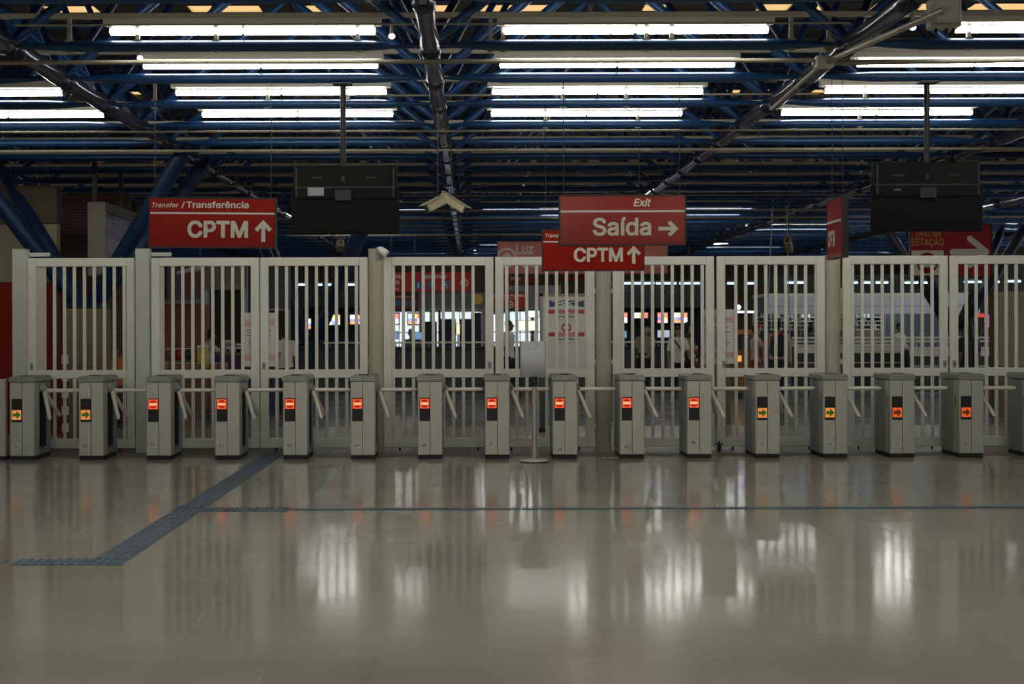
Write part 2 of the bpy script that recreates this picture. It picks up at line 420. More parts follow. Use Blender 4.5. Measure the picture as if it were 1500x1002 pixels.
# partition wall on the left (red below, cream above, concrete beam on top)
pw = struct(link('partition_wall', None))
YL = 21.2
MB().box((-12, YL, 0), (PX(83, YL), YL + .2, 2.27)).build('red_panel', M_redwall, pw)
MB().box((-12, YL, 2.27), (PX(83, YL), YL + .2, P(40, 327, YL).z)).build('cream_panel', M_beige, pw)
MB().box((-12, YL - .05, P(40, 327, YL).z), (PX(83, YL) + .02, YL + .25, P(40, 272, YL).z)).build('concrete_beam', M_conc, pw)
MB().box((PX(61, YL) - .01, YL - .006, 2.3), (PX(61, YL) + .01, YL, P(40, 327, YL).z)).build('panel_joint', M_conc, pw)
bw = struct(link('brick_wall', None))
MB().box((-12, 24.2, 0), (PX(187, 24.2), 24.5, P(100, 283, 24.2).z)).build('brick_face', M_brick, bw)
MB().box((PX(240, 30), 30, 0), (PX(302, 30), 30.3, P(100, 447, 30).z)).build('brick_pier', M_brickor, bw)
MB().box((PX(186, 27), 27, 0), (PX(200, 27), 27.4, 4.0)).build('timber_post', M_conc, bw)

# ------------------------------------------------------------------ ceiling: space frame
ceil = struct(link('ceiling', None))
K0, K1, DY, YK = -2, 23, 1.7, 13.1
XB, BW, ZB, ZT = -.37, 3.87, 4.17, 5.8
J0, J1 = -4, 5
rows = list(range(K0, K1 + 1)); rowY = lambda k: YK + (DY if k >= 0 else 1.95) * k
xm = BW
xt = MB().tube((0, 0, 0), (BW, 0, 0), [(0, .02, .012), (.02, .03, .012), (.05, .05, .022), (.13, .053, .044), (.18, .053, .053), (.82, .053, .053), (.87, .053, .044), (.95, .05, .022), (.98, .03, .012), (1, .02, .012)], 12).mesh('cross_tube', M_blue)
for k in rows:
    for j in range(J0, J1):
        link('cross_tube', xt, ceil, (XB + BW * j, rowY(k), ZB))
yt = MB().tube((0, 0, 0), (0, DY, 0), [(0, .045), (.05, .06), (.07, .098), (.16, .094), (.5, .078), (.84, .094), (.93, .098), (.95, .06), (1, .045)], 14).mesh('long_chord', M_chord)
nd = MB().ball((0, 0, 0), (.075, .075, .09), 10, 8).mesh('node', M_node)
for k in rows[:-1]:
    for j in range(J0, J1 + 1):
        link('long_chord', yt, ceil, (XB + BW * j, rowY(k), ZB)).scale.y = (rowY(k + 1) - rowY(k)) / DY
        if k < 14: link('node', nd, ceil, (XB + BW * j, rowY(k), ZB))
dprof = [(0, .02, .012), (.03, .05, .02), (.10, .055, .045), (.15, .055, .055), (.85, .055, .055), (.90, .055, .045), (.97, .05, .02), (1, .02, .012)]
dg = {}
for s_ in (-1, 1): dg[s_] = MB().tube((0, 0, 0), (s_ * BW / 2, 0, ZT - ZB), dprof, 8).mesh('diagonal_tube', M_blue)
far = MB()
for k in rows:
    for j in range(J0, J1 + 1):
        for s_ in (-1, 1):
            if k <= 11: link('diagonal_tube', dg[s_], ceil, (XB + BW * j, rowY(k), ZB))
            else: far.tube((XB + BW * j, rowY(k), ZB), (XB + BW * j + s_ * BW / 2, rowY(k), ZT), [(0, .02), (.1, .055), (.9, .055), (1, .02)], 6)
# second set of diagonals, running with the depth, from the bottom nodes to the mid-span of the top grid
for k in rows[:12]:
    for j in range(-2, 3):
        a = Vector((XB + BW * j, rowY(k), ZB))
        for s_ in (-1, 1):
            far.tube(a, (a.x + s_ * BW / 4, a.y + DY / 2, ZT + .3), [(0, .02), (.08, .04), (.92, .04), (1, .02)], 6)
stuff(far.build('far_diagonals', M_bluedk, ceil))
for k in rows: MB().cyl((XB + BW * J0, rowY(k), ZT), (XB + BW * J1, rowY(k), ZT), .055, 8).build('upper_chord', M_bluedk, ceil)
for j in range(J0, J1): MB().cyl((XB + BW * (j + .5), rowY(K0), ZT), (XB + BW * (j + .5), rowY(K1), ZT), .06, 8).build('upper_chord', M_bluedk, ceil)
for k in range(-15, K1 + 1):
    for h in (0, .5):
        y = rowY(k) + h * DY + .35
        MB().box((-18, y - .03, 6.36), (18, y + .03, 6.44)).build('purlin', M_purlin, ceil)
# roof sheets and translucent sheets
yy = -14.0
SKY = {}
for c_ in (21.75, 27.5, 29.5, 36.2, 41.3): SKY[c_] = 1
edges = [-14.0]
for c_ in sorted(SKY): edges += [c_ - .28, c_ + .28]
edges.append(54.3)
for i in range(0, len(edges), 2):
    a, b = edges[i], edges[i + 1]
    n = max(1, round((b - a) / 3))
    for q in range(n):
        MB().box((-18.3, a + (b - a) * q / n, 6.45), (18.3, a + (b - a) * (q + 1) / n - .002, 6.5)).build('roof_sheet', M_deck, ceil)
for c_ in sorted(SKY):
    sk = MB(); dk = MB(); x = -18.3
    while x < 18.3:
        wd = random.choice((.35, .5, .8, 1.1)); gp = random.choice((.2, .4, .7, 1.4))
        dk.box((x, c_ - .28, 6.45), (x + gp, c_ + .28, 6.5)); sk.box((x + gp, c_ - .28, 6.47), (x + gp + wd, c_ + .28, 6.474)); x += gp + wd
    dk.build('roof_sheet', M_deck, ceil); stuff(sk.build('skylight_sheets', M_sky, ceil))
# lighting channels (continuous) under the roof frame, one a row
for k in rows:
    MB().box((XB + BW * J0, rowY(k) - .03, 4.425), (XB + BW * J1, rowY(k) + .03, 4.47)).build('lighting_channel', M_channel, ceil)
# conduits
def pipe(name, x0, x1, py, Y, r, m=M_pipe):
    a = P(x0, py, Y); b = P(x1, py, Y); b.z = a.z
    return MB().cyl(a, b, r, 8).build(name, m, ceil)
pipe('conduit', -60, 1190, 92, 13.3, .021)
pipe('conduit', 20, 1245, 37, 12.9, .010)
pipe('conduit', -80, 1600, 222, 19.6, .02, M_channel)
pipe('conduit', 520, 735, 140, 16.2, .012)
pipe('conduit', 1030, 1200, 138, 16.2, .012)
pipe('conduit', -60, 1600, 194, 18.0, .014)
for py, Y, r, x0, x1 in ((287, 25.5, .012, 590, 1270), (273, 24.0, .012, 150, 640), (309, 29, .018, 560, 1330), (322, 30.5, .018, -60, 1600), (345, 36, .02, 420, 1000), (256, 23.5, .022, 135, 620), (256, 23.5, .022, 690, 900)):
    pipe('conduit', x0, x1, py, Y, r, M_channel)
# pipe run that follows the right chord, with a junction box
jb = thing('junction_box', 'grey conduit junction box under the right ceiling chord', 'electrical box', P(1207, 91, 13.3))
MB().bbox((-.085, -.06, -.055), (.085, .06, .055), .012).build('box', M_housing, jb)
for dx_ in (-.095, .095): MB().cyl((dx_ - .012, 0, 0), (dx_ + .012, 0, 0), .032, 10).build('gland', M_pipe, jb)
a = P(1207, 91, 13.3)
MB().cyl(a + Vector((.02, -.02, 0)), P(1385, 14, 11.0), .03, 8).build('conduit', M_pipe, ceil)
MB().cyl(a + Vector((0, .05, 0)), P(1130, 160, 16.2), .02, 8).build('conduit', M_pipe, ceil)
MB().cyl(a + Vector((.1, 0, -.01)), P(1500, 88, 13.3), .024, 8).build('conduit', M_pipe, ceil)
# pipe clamps on the cross tubes
cl = MB().cyl((0, -.03, 0), (0, .03, 0), .062, 12)
cl.box((-.018, -.02, .05), (.018, .02, .27))
clm = cl.mesh('pipe_clamp', M_pipe)
for px, k in ((103, 0), (203, 0), (318, 0), (525, 0), (720, 0), (738, 0), (948, 0), (985, 0), (1160, 0), (1215, 0), (1420, 0), (228, 2), (393, 2), (825, 2), (918, 2), (800, 3), (935, 3), (1260, 3), (510, 2), (1268, 2)):
    link('pipe_clamp', clm, ceil, (PX(px, rowY(k)), rowY(k), ZB))

# ------------------------------------------------------------------ fluorescent lights
LW = 2.45
def make_light():
    t = thing('ceiling_light', 'x', 'ceiling light', (0, 0, 0), 0, 'fluorescent lights under the roof frame')
    MB().prism([(-.06, .055), (.06, .055), (.045, .115), (-.045, .115)], -LW / 2 - .05, LW / 2 + .05, 'x').build('housing', M_housing, t)
    for s_ in (-1, 1): MB().cyl((s_ * .015, 0, 0), (s_ * (LW / 2 - .01), 0, 0), .033, 10).build('lamp_tube', M_tube, t)
    for x in (-LW / 2, -.005, LW / 2 - .02): MB().box((x, -.02, -.02), (x + .022, .02, .06)).build('lamp_holder', M_channel, t)
    return t
L0 = make_light()
ORD = ['nearest', 'second', 'third', 'fourth', 'fifth', 'sixth', 'seventh', 'eighth', 'ninth', 'tenth', 'eleventh', 'twelfth', 'farthest']
lights = [(0, 357), (0, 932), (0, 1590), (1, 383), (1, 905), (1, 1428), (2, -62), (2, 413), (2, 876), (2, 1363), (3, 13), (3, 437), (3, 860), (3, 1285),
          (11, 545), (11, 788), (11, 1022), (11, 1359), (12, 1008), (12, 1359), (12, 870), (13, 1359), (14, 1359), (13, 912), (10, 912), (13, 505), (15, 1159), (15, 1540), (15, 505), (15, 912),  # includes unseen fittings behind televisions and signs, added to brighten the far hall
          (19, 760), (19, 912), (20, 1090), (22, 600), (22, 745), (22, 1255)]
litrows = sorted(set(k for k, _ in lights)); first = True
bay = lambda x: 'outside the left chord' if x < -4.2 else 'left of the central chord' if x < -.3 else 'right of the central chord' if x < 3.5 else 'outside the right chord'
used = {}
for k, px in lights:
    x = PX(px, rowY(k)); lab = 'twin fluorescent light in the %s lit row, %s' % (ORD[litrows.index(k)], bay(x))
    n = used.get(lab, 0); used[lab] = n + 1
    if n: lab += ', %s there' % ('second', 'third', 'fourth')[n - 1]
    loc = (x, rowY(k), 4.305)
    if first: L0.location = loc; L0['label'] = lab; first = False
    else:
        o = dup(L0, loc, None, lab)
        if k >= 10: o.scale = (1, .72, .72)      # far fittings shrunk to weaken their reflection in the floor
for k in range(-15, -1, 2):          # the same rows go on over the camera and behind it
    for j in (-3, -2, -1, 0, 1, 2):
        o = dup(L0, (XB + BW * (j + .5), rowY(k), 4.305), None, 'fluorescent light over the foreground, %s row toward the rear wall, %s bay' % (ORD[(-k - 3) // 2].replace('nearest', 'first'), ('left outer', 'left', 'left middle', 'right middle', 'right', 'right outer')[j + 3]))
for k in (5, 8, 13, 17): pass
# small spot lamps of the hall beyond the gates are built with the kiosks

# ------------------------------------------------------------------ tree columns (blue tubular arms on a pedestal)
def tree_column(label, x, y, zf, dx_, dyy, zt, r, ped=True, m=M_bluedk):
    t = thing('branching_column', label, 'column', (x, y, 0))
    if ped: MB().bbox((-.28, -.28, 0), (.28, .28, zf - .06), .02).build('pedestal', M_ped, t)
    else: MB().cyl((0, 0, 0), (0, 0, zf), .12, 12).build('shaft', m, t)
    MB().bbox((-.26, -.26, zf - .06), (.26, .26, zf + .02), .01).build('base_plate', m, t)
    for sx in (-1, 1):
        for sy in (-1, 1):
            MB().tube((sx * .1, sy * .1, zf), (sx * dx_, sy * dyy, zt), [(0, r * .8), (.06, r), (.9, r), (1, r * .4)], 12).build('arm', m, t)
    MB().prism([(-.2, zf), (.2, zf), (.3, zf + .28), (0, zf + .12), (-.3, zf + .28)], -.02, .02).build('gusset', m, t)
    for bx in (-.2, .2):
        for bz in (.10, .2): MB().cyl((bx, -.03, zf + bz), (bx, .03, zf + bz), .025, 8).build('bolt', M_grey, t)
    return t
tree_column('dark blue branching column on brown pedestal behind the leftmost gate', PX(128, 20.6), 20.6, 1.92, 1.62, .8, ZB - .04, .115)
tree_column('blue branching column with round shaft behind the gate at the white-shirted man', PX(456, 34), 34, 1.25, 1.3, .85, ZB - .04, .13, False)
tree_column('dark branching column behind the gate under the taxi sign', PX(1400, 35.5), 35.5, 1.5, 1.5, .85, ZB - .04, .12, False, M_node)

# ================================================================== TURNSTILES
YT = 17.0; TW, TD, TH = .295, .66, 1.0
me_ts = {}
def ts_mesh():
    b = MB(); b.bbox((0, 0, .05), (TW, .2, .93), .006); me_ts['front_column'] = b.mesh('front_column', M_steel)
    me_ts['groove'] = MB().box((TW * .5 - .003, -.002, .06), (TW * .5 + .003, .01, .925)).mesh('groove', M_dark)
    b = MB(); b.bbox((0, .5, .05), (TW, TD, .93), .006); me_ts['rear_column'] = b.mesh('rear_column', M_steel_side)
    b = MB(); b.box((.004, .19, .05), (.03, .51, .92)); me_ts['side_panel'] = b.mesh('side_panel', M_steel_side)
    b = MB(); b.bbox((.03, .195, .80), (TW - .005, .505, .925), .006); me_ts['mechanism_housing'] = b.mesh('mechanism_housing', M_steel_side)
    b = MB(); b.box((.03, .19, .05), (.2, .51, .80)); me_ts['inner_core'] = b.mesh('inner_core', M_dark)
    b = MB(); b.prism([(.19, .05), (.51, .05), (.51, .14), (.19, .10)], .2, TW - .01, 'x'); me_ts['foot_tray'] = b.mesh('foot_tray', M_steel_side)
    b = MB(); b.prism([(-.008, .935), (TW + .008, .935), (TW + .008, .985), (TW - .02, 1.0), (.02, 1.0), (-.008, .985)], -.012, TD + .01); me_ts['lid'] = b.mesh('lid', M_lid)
    b = MB(); b.box((.09, .12, 1.0), (.2, .2, 1.008)); me_ts['card_reader'] = b.mesh('card_reader', M_black)
    b = MB(); b.box((.006, .008, 0), (TW - .006, TD - .01, .05)); me_ts['plinth'] = b.mesh('plinth', M_plinth)
    b = MB(); b.bbox((.022, -.008, .455), (.145, .02, .735), .004); me_ts['indicator'] = b.mesh('indicator', M_black)
    hub = Vector((TW - .01, .3, .855)); ax = Vector((1, 0, -1)).normalized()
    b = MB(); b.tube(hub - ax * .05, hub + ax * .075, [(0, .055), (.6, .055), (.8, .045), (1, .03)], 14); me_ts['hub'] = b.mesh('hub', M_grey)
    b = MB(); b.box((.2, .494, .1), (TW - .012, .4985, .80)); me_ts['recess_shade'] = b.mesh('recess_shade', M_dark)  # dark sheet put in for the shade inside the recess
    o = hub + ax * .05
    for i, d in enumerate((Vector((1, 0, 0.0)), Vector((.32, -.53, -.78)), Vector((.28, .58, -.76)))):
        b = MB(); L = .465 if i == 0 else .43
        b.tube(o, o + d * L, [(0, .022), (.03, .025), (.93, .025), (1, .015)], 10); me_ts['arm%d' % i] = b.mesh('arm', M_arm)
    b = MB(); b.box((-.002, .12, .60), (.001, .14, .72)); me_ts['slot'] = b.mesh('key_slot', M_black)
ts_mesh()
M_redlit = glow('indicator_red', (1, .10, .03), .8); M_redbar = glow('indicator_bar', (1, .42, .17), 1.0); M_reddim = glow('indicator_red_edge', (.45, .015, .01), .7)
M_amber = glow('indicator_amber', (1, .33, .06), .62); M_green = glow('indicator_green', (.012, .09, .008), .8); M_orange = glow('indicator_orange', (1, .13, .02), .6)
M_brownarrow = glow('indicator_dark_arrow', (.12, .03, .005), .5)
nums = [(54, 14, 'amberdark'), (53, 115, 'amberdark'), (52, 214, 'red'), (51, 314.5, 'red'), (50, 414, 'red'), (49, 513, 'red'), (48, 611.5, 'red'), (47, 710, 'red'), (46, 809, 'red'), (45, 907.5, 'red'), (44, 1006, 'red'), (43, 1106, 'green'), (42, 1205, 'green'), (41, 1303.5, 'orange'), (40, 1404.5, 'orange'), (39, 1506, 'orange')]
numz = {52: .15, 47: .15, 46: .085, 45: .11, 44: .16}
TLAB = {54: 'steel turnstile beside the grey barrier panel, amber arrow light', 53: 'steel turnstile with amber arrow in front of the leftmost gate leaf', 52: 'red-lit steel turnstile in front of the second square gate post', 51: 'red-lit steel turnstile just left of where the blue tactile path meets the row', 50: 'red-lit steel turnstile just right of where the blue tactile path meets the row', 49: 'red-lit steel turnstile in front of the first round pillar', 48: 'red-lit steel turnstile below the long restroom sign, midway along its gate leaf', 47: 'red-lit steel turnstile immediately left of the stanchion', 46: 'red-lit steel turnstile immediately right of the stanchion, number plate set low', 45: 'red-lit steel turnstile right of the second round pillar, paper scrap at its foot', 44: 'red-lit steel turnstile with the black floor bolt just to its right', 43: 'steel turnstile with green arrow light below the person with backpack', 42: 'steel turnstile with green arrow light in front of the third round pillar', 41: 'steel turnstile with orange arrow light in front of the bottle shelves', 40: 'last whole steel turnstile at the right, orange arrow, number worn off', 39: 'steel turnstile cut off by the right frame edge'}
for n, px, kind in nums:
    lab = TLAB[n]
    t = thing('turnstile', lab, 'turnstile', (PX(px, YT), YT, 0), 0, 'turnstiles across the hall')
    for kx, nm in (('front_column',) * 2, ('groove',) * 2, ('rear_column',) * 2, ('side_panel',) * 2, ('mechanism_housing',) * 2, ('inner_core',) * 2, ('foot_tray',) * 2, ('lid',) * 2, ('card_reader',) * 2, ('plinth',) * 2, ('hub',) * 2, ('recess_shade',) * 2, ('arm0', 'arm'), ('arm1', 'arm'), ('arm2', 'arm'), ('slot', 'key_slot')):
        link(nm, me_ts[kx], t)
    ind = link('indicator', me_ts['indicator'], t)
    cx = .0835
    up = kind == 'red'; z0 = .607 if up else .485; z1 = z0 + .115
    if up:
        rect(ind, 'lit_panel', M_redlit, .028, .139, z0, z1, -.0105, .002)
        MB().disc((cx, (z0 + z1) / 2), .048, 20, -.0112).build('no_entry_disc', M_reddim, ind)
        rect(ind, 'no_entry_bar', M_redbar, cx - .045, cx + .045, (z0 + z1) / 2 - .016, (z0 + z1) / 2 + .016, -.0135, .002)
    else:
        rect(ind, 'lit_panel', {'green': M_amber, 'orange': M_orange, 'amberdark': M_amber}[kind], .028, .139, z0, z1, -.0105, .002)
        zc = (z0 + z1) / 2
        ar = MB(); ar.add([(cx - .045, -.0115, zc - .019), (cx + .0, -.0115, zc - .019), (cx + .0, -.0115, zc - .05), (cx + .052, -.0115, zc), (cx + .0, -.0115, zc + .05), (cx + .0, -.0115, zc + .019), (cx - .045, -.0115, zc + .019)], [(0, 1, 2, 3, 4, 5, 6)])
        ar.build('arrow', M_green if kind != 'orange' else M_brownarrow, ind)
    if n != 39:
        zz = numz.get(n, .135); np_ = rect(t, 'number_plate', M_paper, .03, .125, zz, zz + .065, -.003, .003)
        if n != 46: text(str(n), .052, .103, zz + .012, zz + .053, -.0045, M_ink, np_, .02, name='digits')
        else: text('46', .06, .112, zz + .012, zz + .053, -.0045, M_ink, np_, .02, name='digits')
# edge of a wider cabinet at the left frame edge
t = thing('barrier_panel', 'pale grey barrier panel cut off by the frame edge beside turnstile 54', 'barrier', (PX(-40, YT), YT + .1, 0))
MB().bbox((-.3, 0, .02), (PX(4.5, YT) - PX(-40, YT), .06, .97), .008).build('panel', M_steel, t)
MB().bbox((-.32, -.03, 0), (PX(6, YT) - PX(-40, YT), .12, .04), .008).build('base', M_plinth, t)

# ================================================================== GATE
YG = 18.0
def zg(py): return EYE - (py - VY) * YG / F
ZR = [(zg(389), zg(376.5)), (zg(553), zg(540.5)), (zg(655), zg(641))]
FL = .05
barm = {}
def bar_mesh(h):
    if h not in barm: barm[h] = MB().bbox((-.0205, -.012, 0), (.0205, .012, h), .004).mesh('bar', M_ivory)
    return barm[h]
def leaf(label, x0, x1, bx0, nb, plate=None, lock=None, low=True):
    A, B = PX(x0, YG), PX(x1, YG); t = thing('gate_leaf', label, 'gate', (A, YG, 0), 0, 'barred gate leaves'); W = B - A; sw = .105
    MB().bbox((0, -.025, ZR[2][0]), (sw, .025, ZR[0][1]), .006).build('stile', M_ivory, t)
    MB().bbox((W - sw, -.025, ZR[2][0]), (W, .025, ZR[0][1]), .006).build('stile', M_ivory, t)
    for i, nm in enumerate(('top_rail', 'middle_rail', 'bottom_rail')):
        MB().bbox((sw, -.024, ZR[i][0]), (W - sw, .024, ZR[i][1]), .006).build(nm, M_ivory, t)
    for i in range(nb):
        x = PX(bx0 + 14.6 * i, YG) - A
        link('bar', bar_mesh(ZR[0][0] - ZR[1][1] + .01), t, (x, 0, ZR[1][1] - .005))
        link('bar', bar_mesh(ZR[1][0] - ZR[2][1] + .01), t, (x, 0, ZR[2][1] - .005))
    if plate:
        MB().bbox((PX(plate[0], YG) - A, -.008, ZR[1][1]), (PX(plate[1], YG) - A, .008, ZR[0][0]), .003).build('edge_plate', M_beige_plate, t)
    if lock:
        x = PX(lock, YG) - A
        MB().bbox((x - .02, -.032, zg(540) + .0), (x + .02, -.022, zg(530)), .003).build('lock_plate', M_grey, t)
        MB().cyl((x, -.04, zg(535)), (x, -.03, zg(535)), .009, 8).build('keyhole', M_black, t)
    for q in (.2, W - .2): MB().cyl((q, 0, .012), (q, 0, ZR[2][0] + .01), .012, 8).build('foot_pin', M_black, t)
    return t
M_beige_plate = mat('edge_plate_paint', (.58, .56, .45), .5, noise=.12, nscale=3)
leaf('barred gate leaf between the two square posts, red wall behind it', 41, 198, 80, 8, (52, 68), 47)
leaf('barred gate leaf right of the second square post, over the snack stall', 222, 380, 253.4, 8, (233, 241))
leaf('barred gate leaf left of the first round pillar, white-shirted man behind', 381.5, 539, 405.4, 9, None, 387)
leaf('barred gate leaf right of the first round pillar, restroom sign behind', 562, 723, 576.4, 9, None, 717)
leaf('barred gate leaf in front of the white map board', 725.5, 871, 742.4, 9, None, None)
leaf('barred gate leaf right of the second round pillar, stooping man behind', 897.5, 1046, 912, 9)
leaf('barred gate leaf left of the third round pillar, man in red cap behind', 1050, 1208, 1078, 8, (1193, 1207), 1060)
leaf('barred gate leaf right of the third round pillar, bottle shelves behind', 1234, 1388, 1248.6, 9, None, 1383)
leaf('barred gate leaf cut off by the frame edge beside the taxi sign', 1391, 1549, 1415.5, 9, None, 1397)
def sqpost(label, x0, x1, py):
    A, B = PX(x0, YG), PX(x1, YG); t = thing('gate_post', label, 'post', ((A + B) / 2, YG, 0)); h = (B - A) / 2
    MB().bbox((-h, -h, 0), (h, h, zg(py)), .008).build('shaft', M_sqpost, t)
    MB().bbox((-h - .002, -h - .002, zg(py)), (h + .002, h + .002, zg(py) + .008), .003).build('cap', M_sqpost, t)
    MB().box((-h - .03, -.05, .0), (h + .03, .05, .012)).build('base_flange', M_grey, t)
    MB().bbox((h, .045, zg(py) - .085), (h + .26, .085, zg(py) - .035), .004).build('hinge_arm', M_sqpost, t)
    return t
sqpost('square grey gate post at the left end beside the red wall', 21, 41, 364)
sqpost('square grey gate post under the transfer sign', 200.5, 220, 364)
def rpost(label, xc, py, r=.1):
    t = thing('gate_pillar', label, 'pillar', (PX(xc, YG), YG + .02, 0))
    MB().cyl((0, 0, 0), (0, 0, zg(py)), r, 20).build('shaft', M_post, t)
    MB().cyl((0, 0, zg(py)), (0, 0, zg(py) + .015), r + .004, 20).build('cap', M_post, t)
    MB().cyl((0, 0, 0), (0, 0, .02), r + .03, 20).build('base_flange', M_post, t)
    for z in (.3, 1.1, 2.0): MB().box((-r - .03, -.02, z), (r + .03, .02, z + .06)).build('hinge_bracket', M_ivory, t)
    return t
p1 = rpost('round cream pillar with a small white lamp on top', 551, 366)
rpost('round cream pillar under the exit sign', 884, 384)
rpost('round cream pillar below the edge-on red sign', 1220, 377)
lm = thing('floodlight', 'small white lamp head clamped on top of the round pillar', 'lamp', P(561, 369, 17.9) + Vector((0, 0, 0)))
MB().tube((-.06, 0, .05), (.05, -.03, -.03), [(0, .02), (.3, .045), (1, .05)], 12).build('head', M_whitect, lm)
MB().box((-.09, -.01, -.09), (-.05, .03, .06)).build('bracket', M_grey, lm)
# long bolt at left of first post
# barrel bolt on floor
db = thing('floor_bolt', 'black floor bolt at the gate foot between turnstiles 44 and 43', 'bolt', (PX(1053, YG - .12), YG - .12, 0))
MB().cyl((0, 0, 0), (0, 0, .10), .022, 10).build('socket', M_black, db); MB().cyl((0, 0, .1), (0, 0, .135), .012, 8).build('pin', M_black, db); MB().box((-.05, -.01, .09), (.05, .02, .105)).build('handle', M_black, db)
# posters cable-tied to the gate
def poster(label, x0, x1, y0, y1):
    Y = YG + .045; a = P(x0, y1, Y); b = P(x1, y0, Y); W = b.x - a.x; H = b.z - a.z
    t = thing('notice', label, 'poster', (a.x, Y, a.z), 0, 'paper notices hung on the gates')
    MB().box((0, 0, 0), (W, .004, H)).build('sheet', M_paper, t)
    for z0, z1 in ((.75, .86), (.11, .22)):
        r = rect(t, 'red_heading', M_inkred, .03, W - .03, H * z0, H * z1, -.002, .001)
    for i in range(8):
        z = H * (.67 - .048 * i); q = random.uniform(.2, .36) * W
        rect(t, 'print_line', M_ink, W / 2 - q, W / 2 + q, z, z + .010, -.002, .001)
    return t
poster('white paper notice on the gate below and right of the transfer sign', 353, 405, 458, 537)
poster('white paper notice on the gate right of the second round pillar', 1028, 1078, 453, 533)

# stanchion with sign holder
YS = 16.62
st = thing('stanchion', 'steel stanchion post with round base between turnstiles 47 and 46', 'stanchion', (PX(782.5, YS), YS, 0))
MB().tube((0, 0, 0), (0, 0, .035), [(0, .172), (.3, .172), (.8, .15), (1, .05)], 28).build('base', M_arm, st)
MB().cyl((0, 0, 0), (0, 0, .012), .175, 28).build('base_rim', M_black, st)
MB().cyl((0, 0, .03), (0, 0, .9), .032, 16).build('tube', M_steel, st)
MB().cyl((0, 0, .88), (0, 0, .995), .042, 16).build('belt_head', M_black, st)
MB().box((-.03, -.055, .93), (.03, -.03, .96)).build('belt_clip', M_black, st)
zb = .995; zt_ = P(780, 500, YS).z; W = 37 * YS / F
hold = thing('sign_holder', 'blank frosted sign holder standing on the stanchion', 'sign holder', (PX(780.5, YS), YS, zb))
b = MB(); n = 10; vs = []
for i in range(n + 1):
    u = -W / 2 + W * i / n; d = .03 * (2 * (i / n) - 1) ** 2; vs += [(u, -.02 + d, 0), (u, -.02 + d, zt_ - zb), (u, -.014 + d, 0), (u, -.014 + d, zt_ - zb)]
fs = []
for i in range(n):
    a_, c_ = 4 * i, 4 * i + 4; fs += [(a_, c_, c_ + 1, a_ + 1), (a_ + 2, a_ + 3, c_ + 3, c_ + 2), (a_ + 1, c_ + 1, c_ + 3, a_ + 3), (a_, a_ + 2, c_ + 2, c_)]
b.add(vs, fs, True); b.build('acrylic_sheet', M_acrylic, hold)
for x in (-W / 2 - .004, W / 2 - .004): MB().box((x, -.005, 0), (x + .008, .02, zt_ - zb)).build('edge_strip', M_grey, hold)
b = MB(); b.tube((0, -.032, zt_ - zb - .06), (0, -.024, zt_ - zb - .06), [(0, .028), (1, .03)], 16); b.build('sheet_highlight', M_whitect, hold)  # pale disc standing in for the highlight on the acrylic sheet
# paper on the floor
pp = MB(); g = []
for i in range(5):
    for j in range(3): g.append((PX(881, 17) + .05 * i, 16.85 + .05 * j, .004 + .02 * abs(math.sin(i * 1.3 + j)) + .012 * (i == 0)))
for i in range(4):
    for j in range(2): q = i * 3 + j; pp.add([g[q], g[q + 3], g[q + 4], g[q + 1]], [(0, 1, 2, 3)])
tag(pp.build('paper_scrap', M_paper), 'crumpled white paper scrap on the floor by turnstile 45', 'paper')

# ================================================================== HANGING SIGNS
def sign(label, x0, x1, y0, y1, Y, face=M_red, th=.07, wires=True, name='hanging_sign', top=ZB - .05, wy=0):
    a = P(x0, y1, Y); b = P(x1, y0, Y); W = b.x - a.x; H = (EYE - (y0 - VY + RO * ((x0 + x1) / 2 - VX)) * Y / F) - (EYE - (y1 - VY + RO * ((x0 + x1) / 2 - VX)) * Y / F)
    z0 = EYE - (y1 - VY + RO * ((x0 + x1) / 2 - VX)) * Y / F
    t = thing(name, label, 'sign', (a.x, Y, z0))
    t['W'] = W; t['H'] = H
    e = .014
    MB().box((e, 0, e), (W - e, th, H - e)).build('face_panel', face, t)
    fr = MB(); fr.box((0, -.006, 0), (W, th + .006, e)); fr.box((0, -.006, H - e), (W, th + .006, H)); fr.box((0, -.006, e), (e, th + .006, H - e)); fr.box((W - e, -.006, e), (W, th + .006, H - e))
    fr.build('frame', M_frame, t)
    if wires:
        for u in ((.04, .955) if wy == 0 else (.22, .78)): MB().cyl((W * u, th / 2, H), (W * u, th / 2, top - z0), .004, 5).build('hanging_wire', M_black, t)
    return t, W, H
def fx(t, u0, u1): return (t['W'] * u0, t['W'] * u1)
# transfer sign on the left
t, W, H = sign('red hanging sign reading Transfer Transferência CPTM with up arrow, nearer one', 217.5, 404, 288.5, 362.5, 14.765, M_red2)
text('Transfer', .026 * W, .235 * W, .80 * H, .895 * H, -.002, M_white, t, .015, .25)
text('/', .255 * W, .285 * W, .79 * H, .91 * H, -.002, M_white, t, .02)
text('Transferência', .295 * W, .785 * W, .79 * H, .925 * H, -.002, M_white, t, .025)
rect(t, 'white_rule', M_white, .014, W - .014, .67 * H, .705 * H, -.003, .003)
text('CPTM', .305 * W, .78 * W, .20 * H, .545 * H, -.002, M_white, t, .04)
arrow(t, (.90 * W, .33 * H), .40 * H, M_white, 'up', -.002)
t.rotation_euler = (0, R(.55), 0)
# exit sign
t, W, H = sign('red hanging sign reading Exit Saída with right arrow', 819, 1005, 285.5, 359.5, 14.765)
text('Exit', .585 * W, .725 * W, .77 * H, .93 * H, -.002, M_white, t, .03, .25)
rect(t, 'white_rule', M_white, .014, W - .014, .655 * H, .695 * H, -.003, .003)
text('Saída', .265 * W, .725 * W, .19 * H, .56 * H, -.002, M_white, t, .028)
arrow(t, (.855 * W, .33 * H), .37 * H, M_white, 'right', -.002)
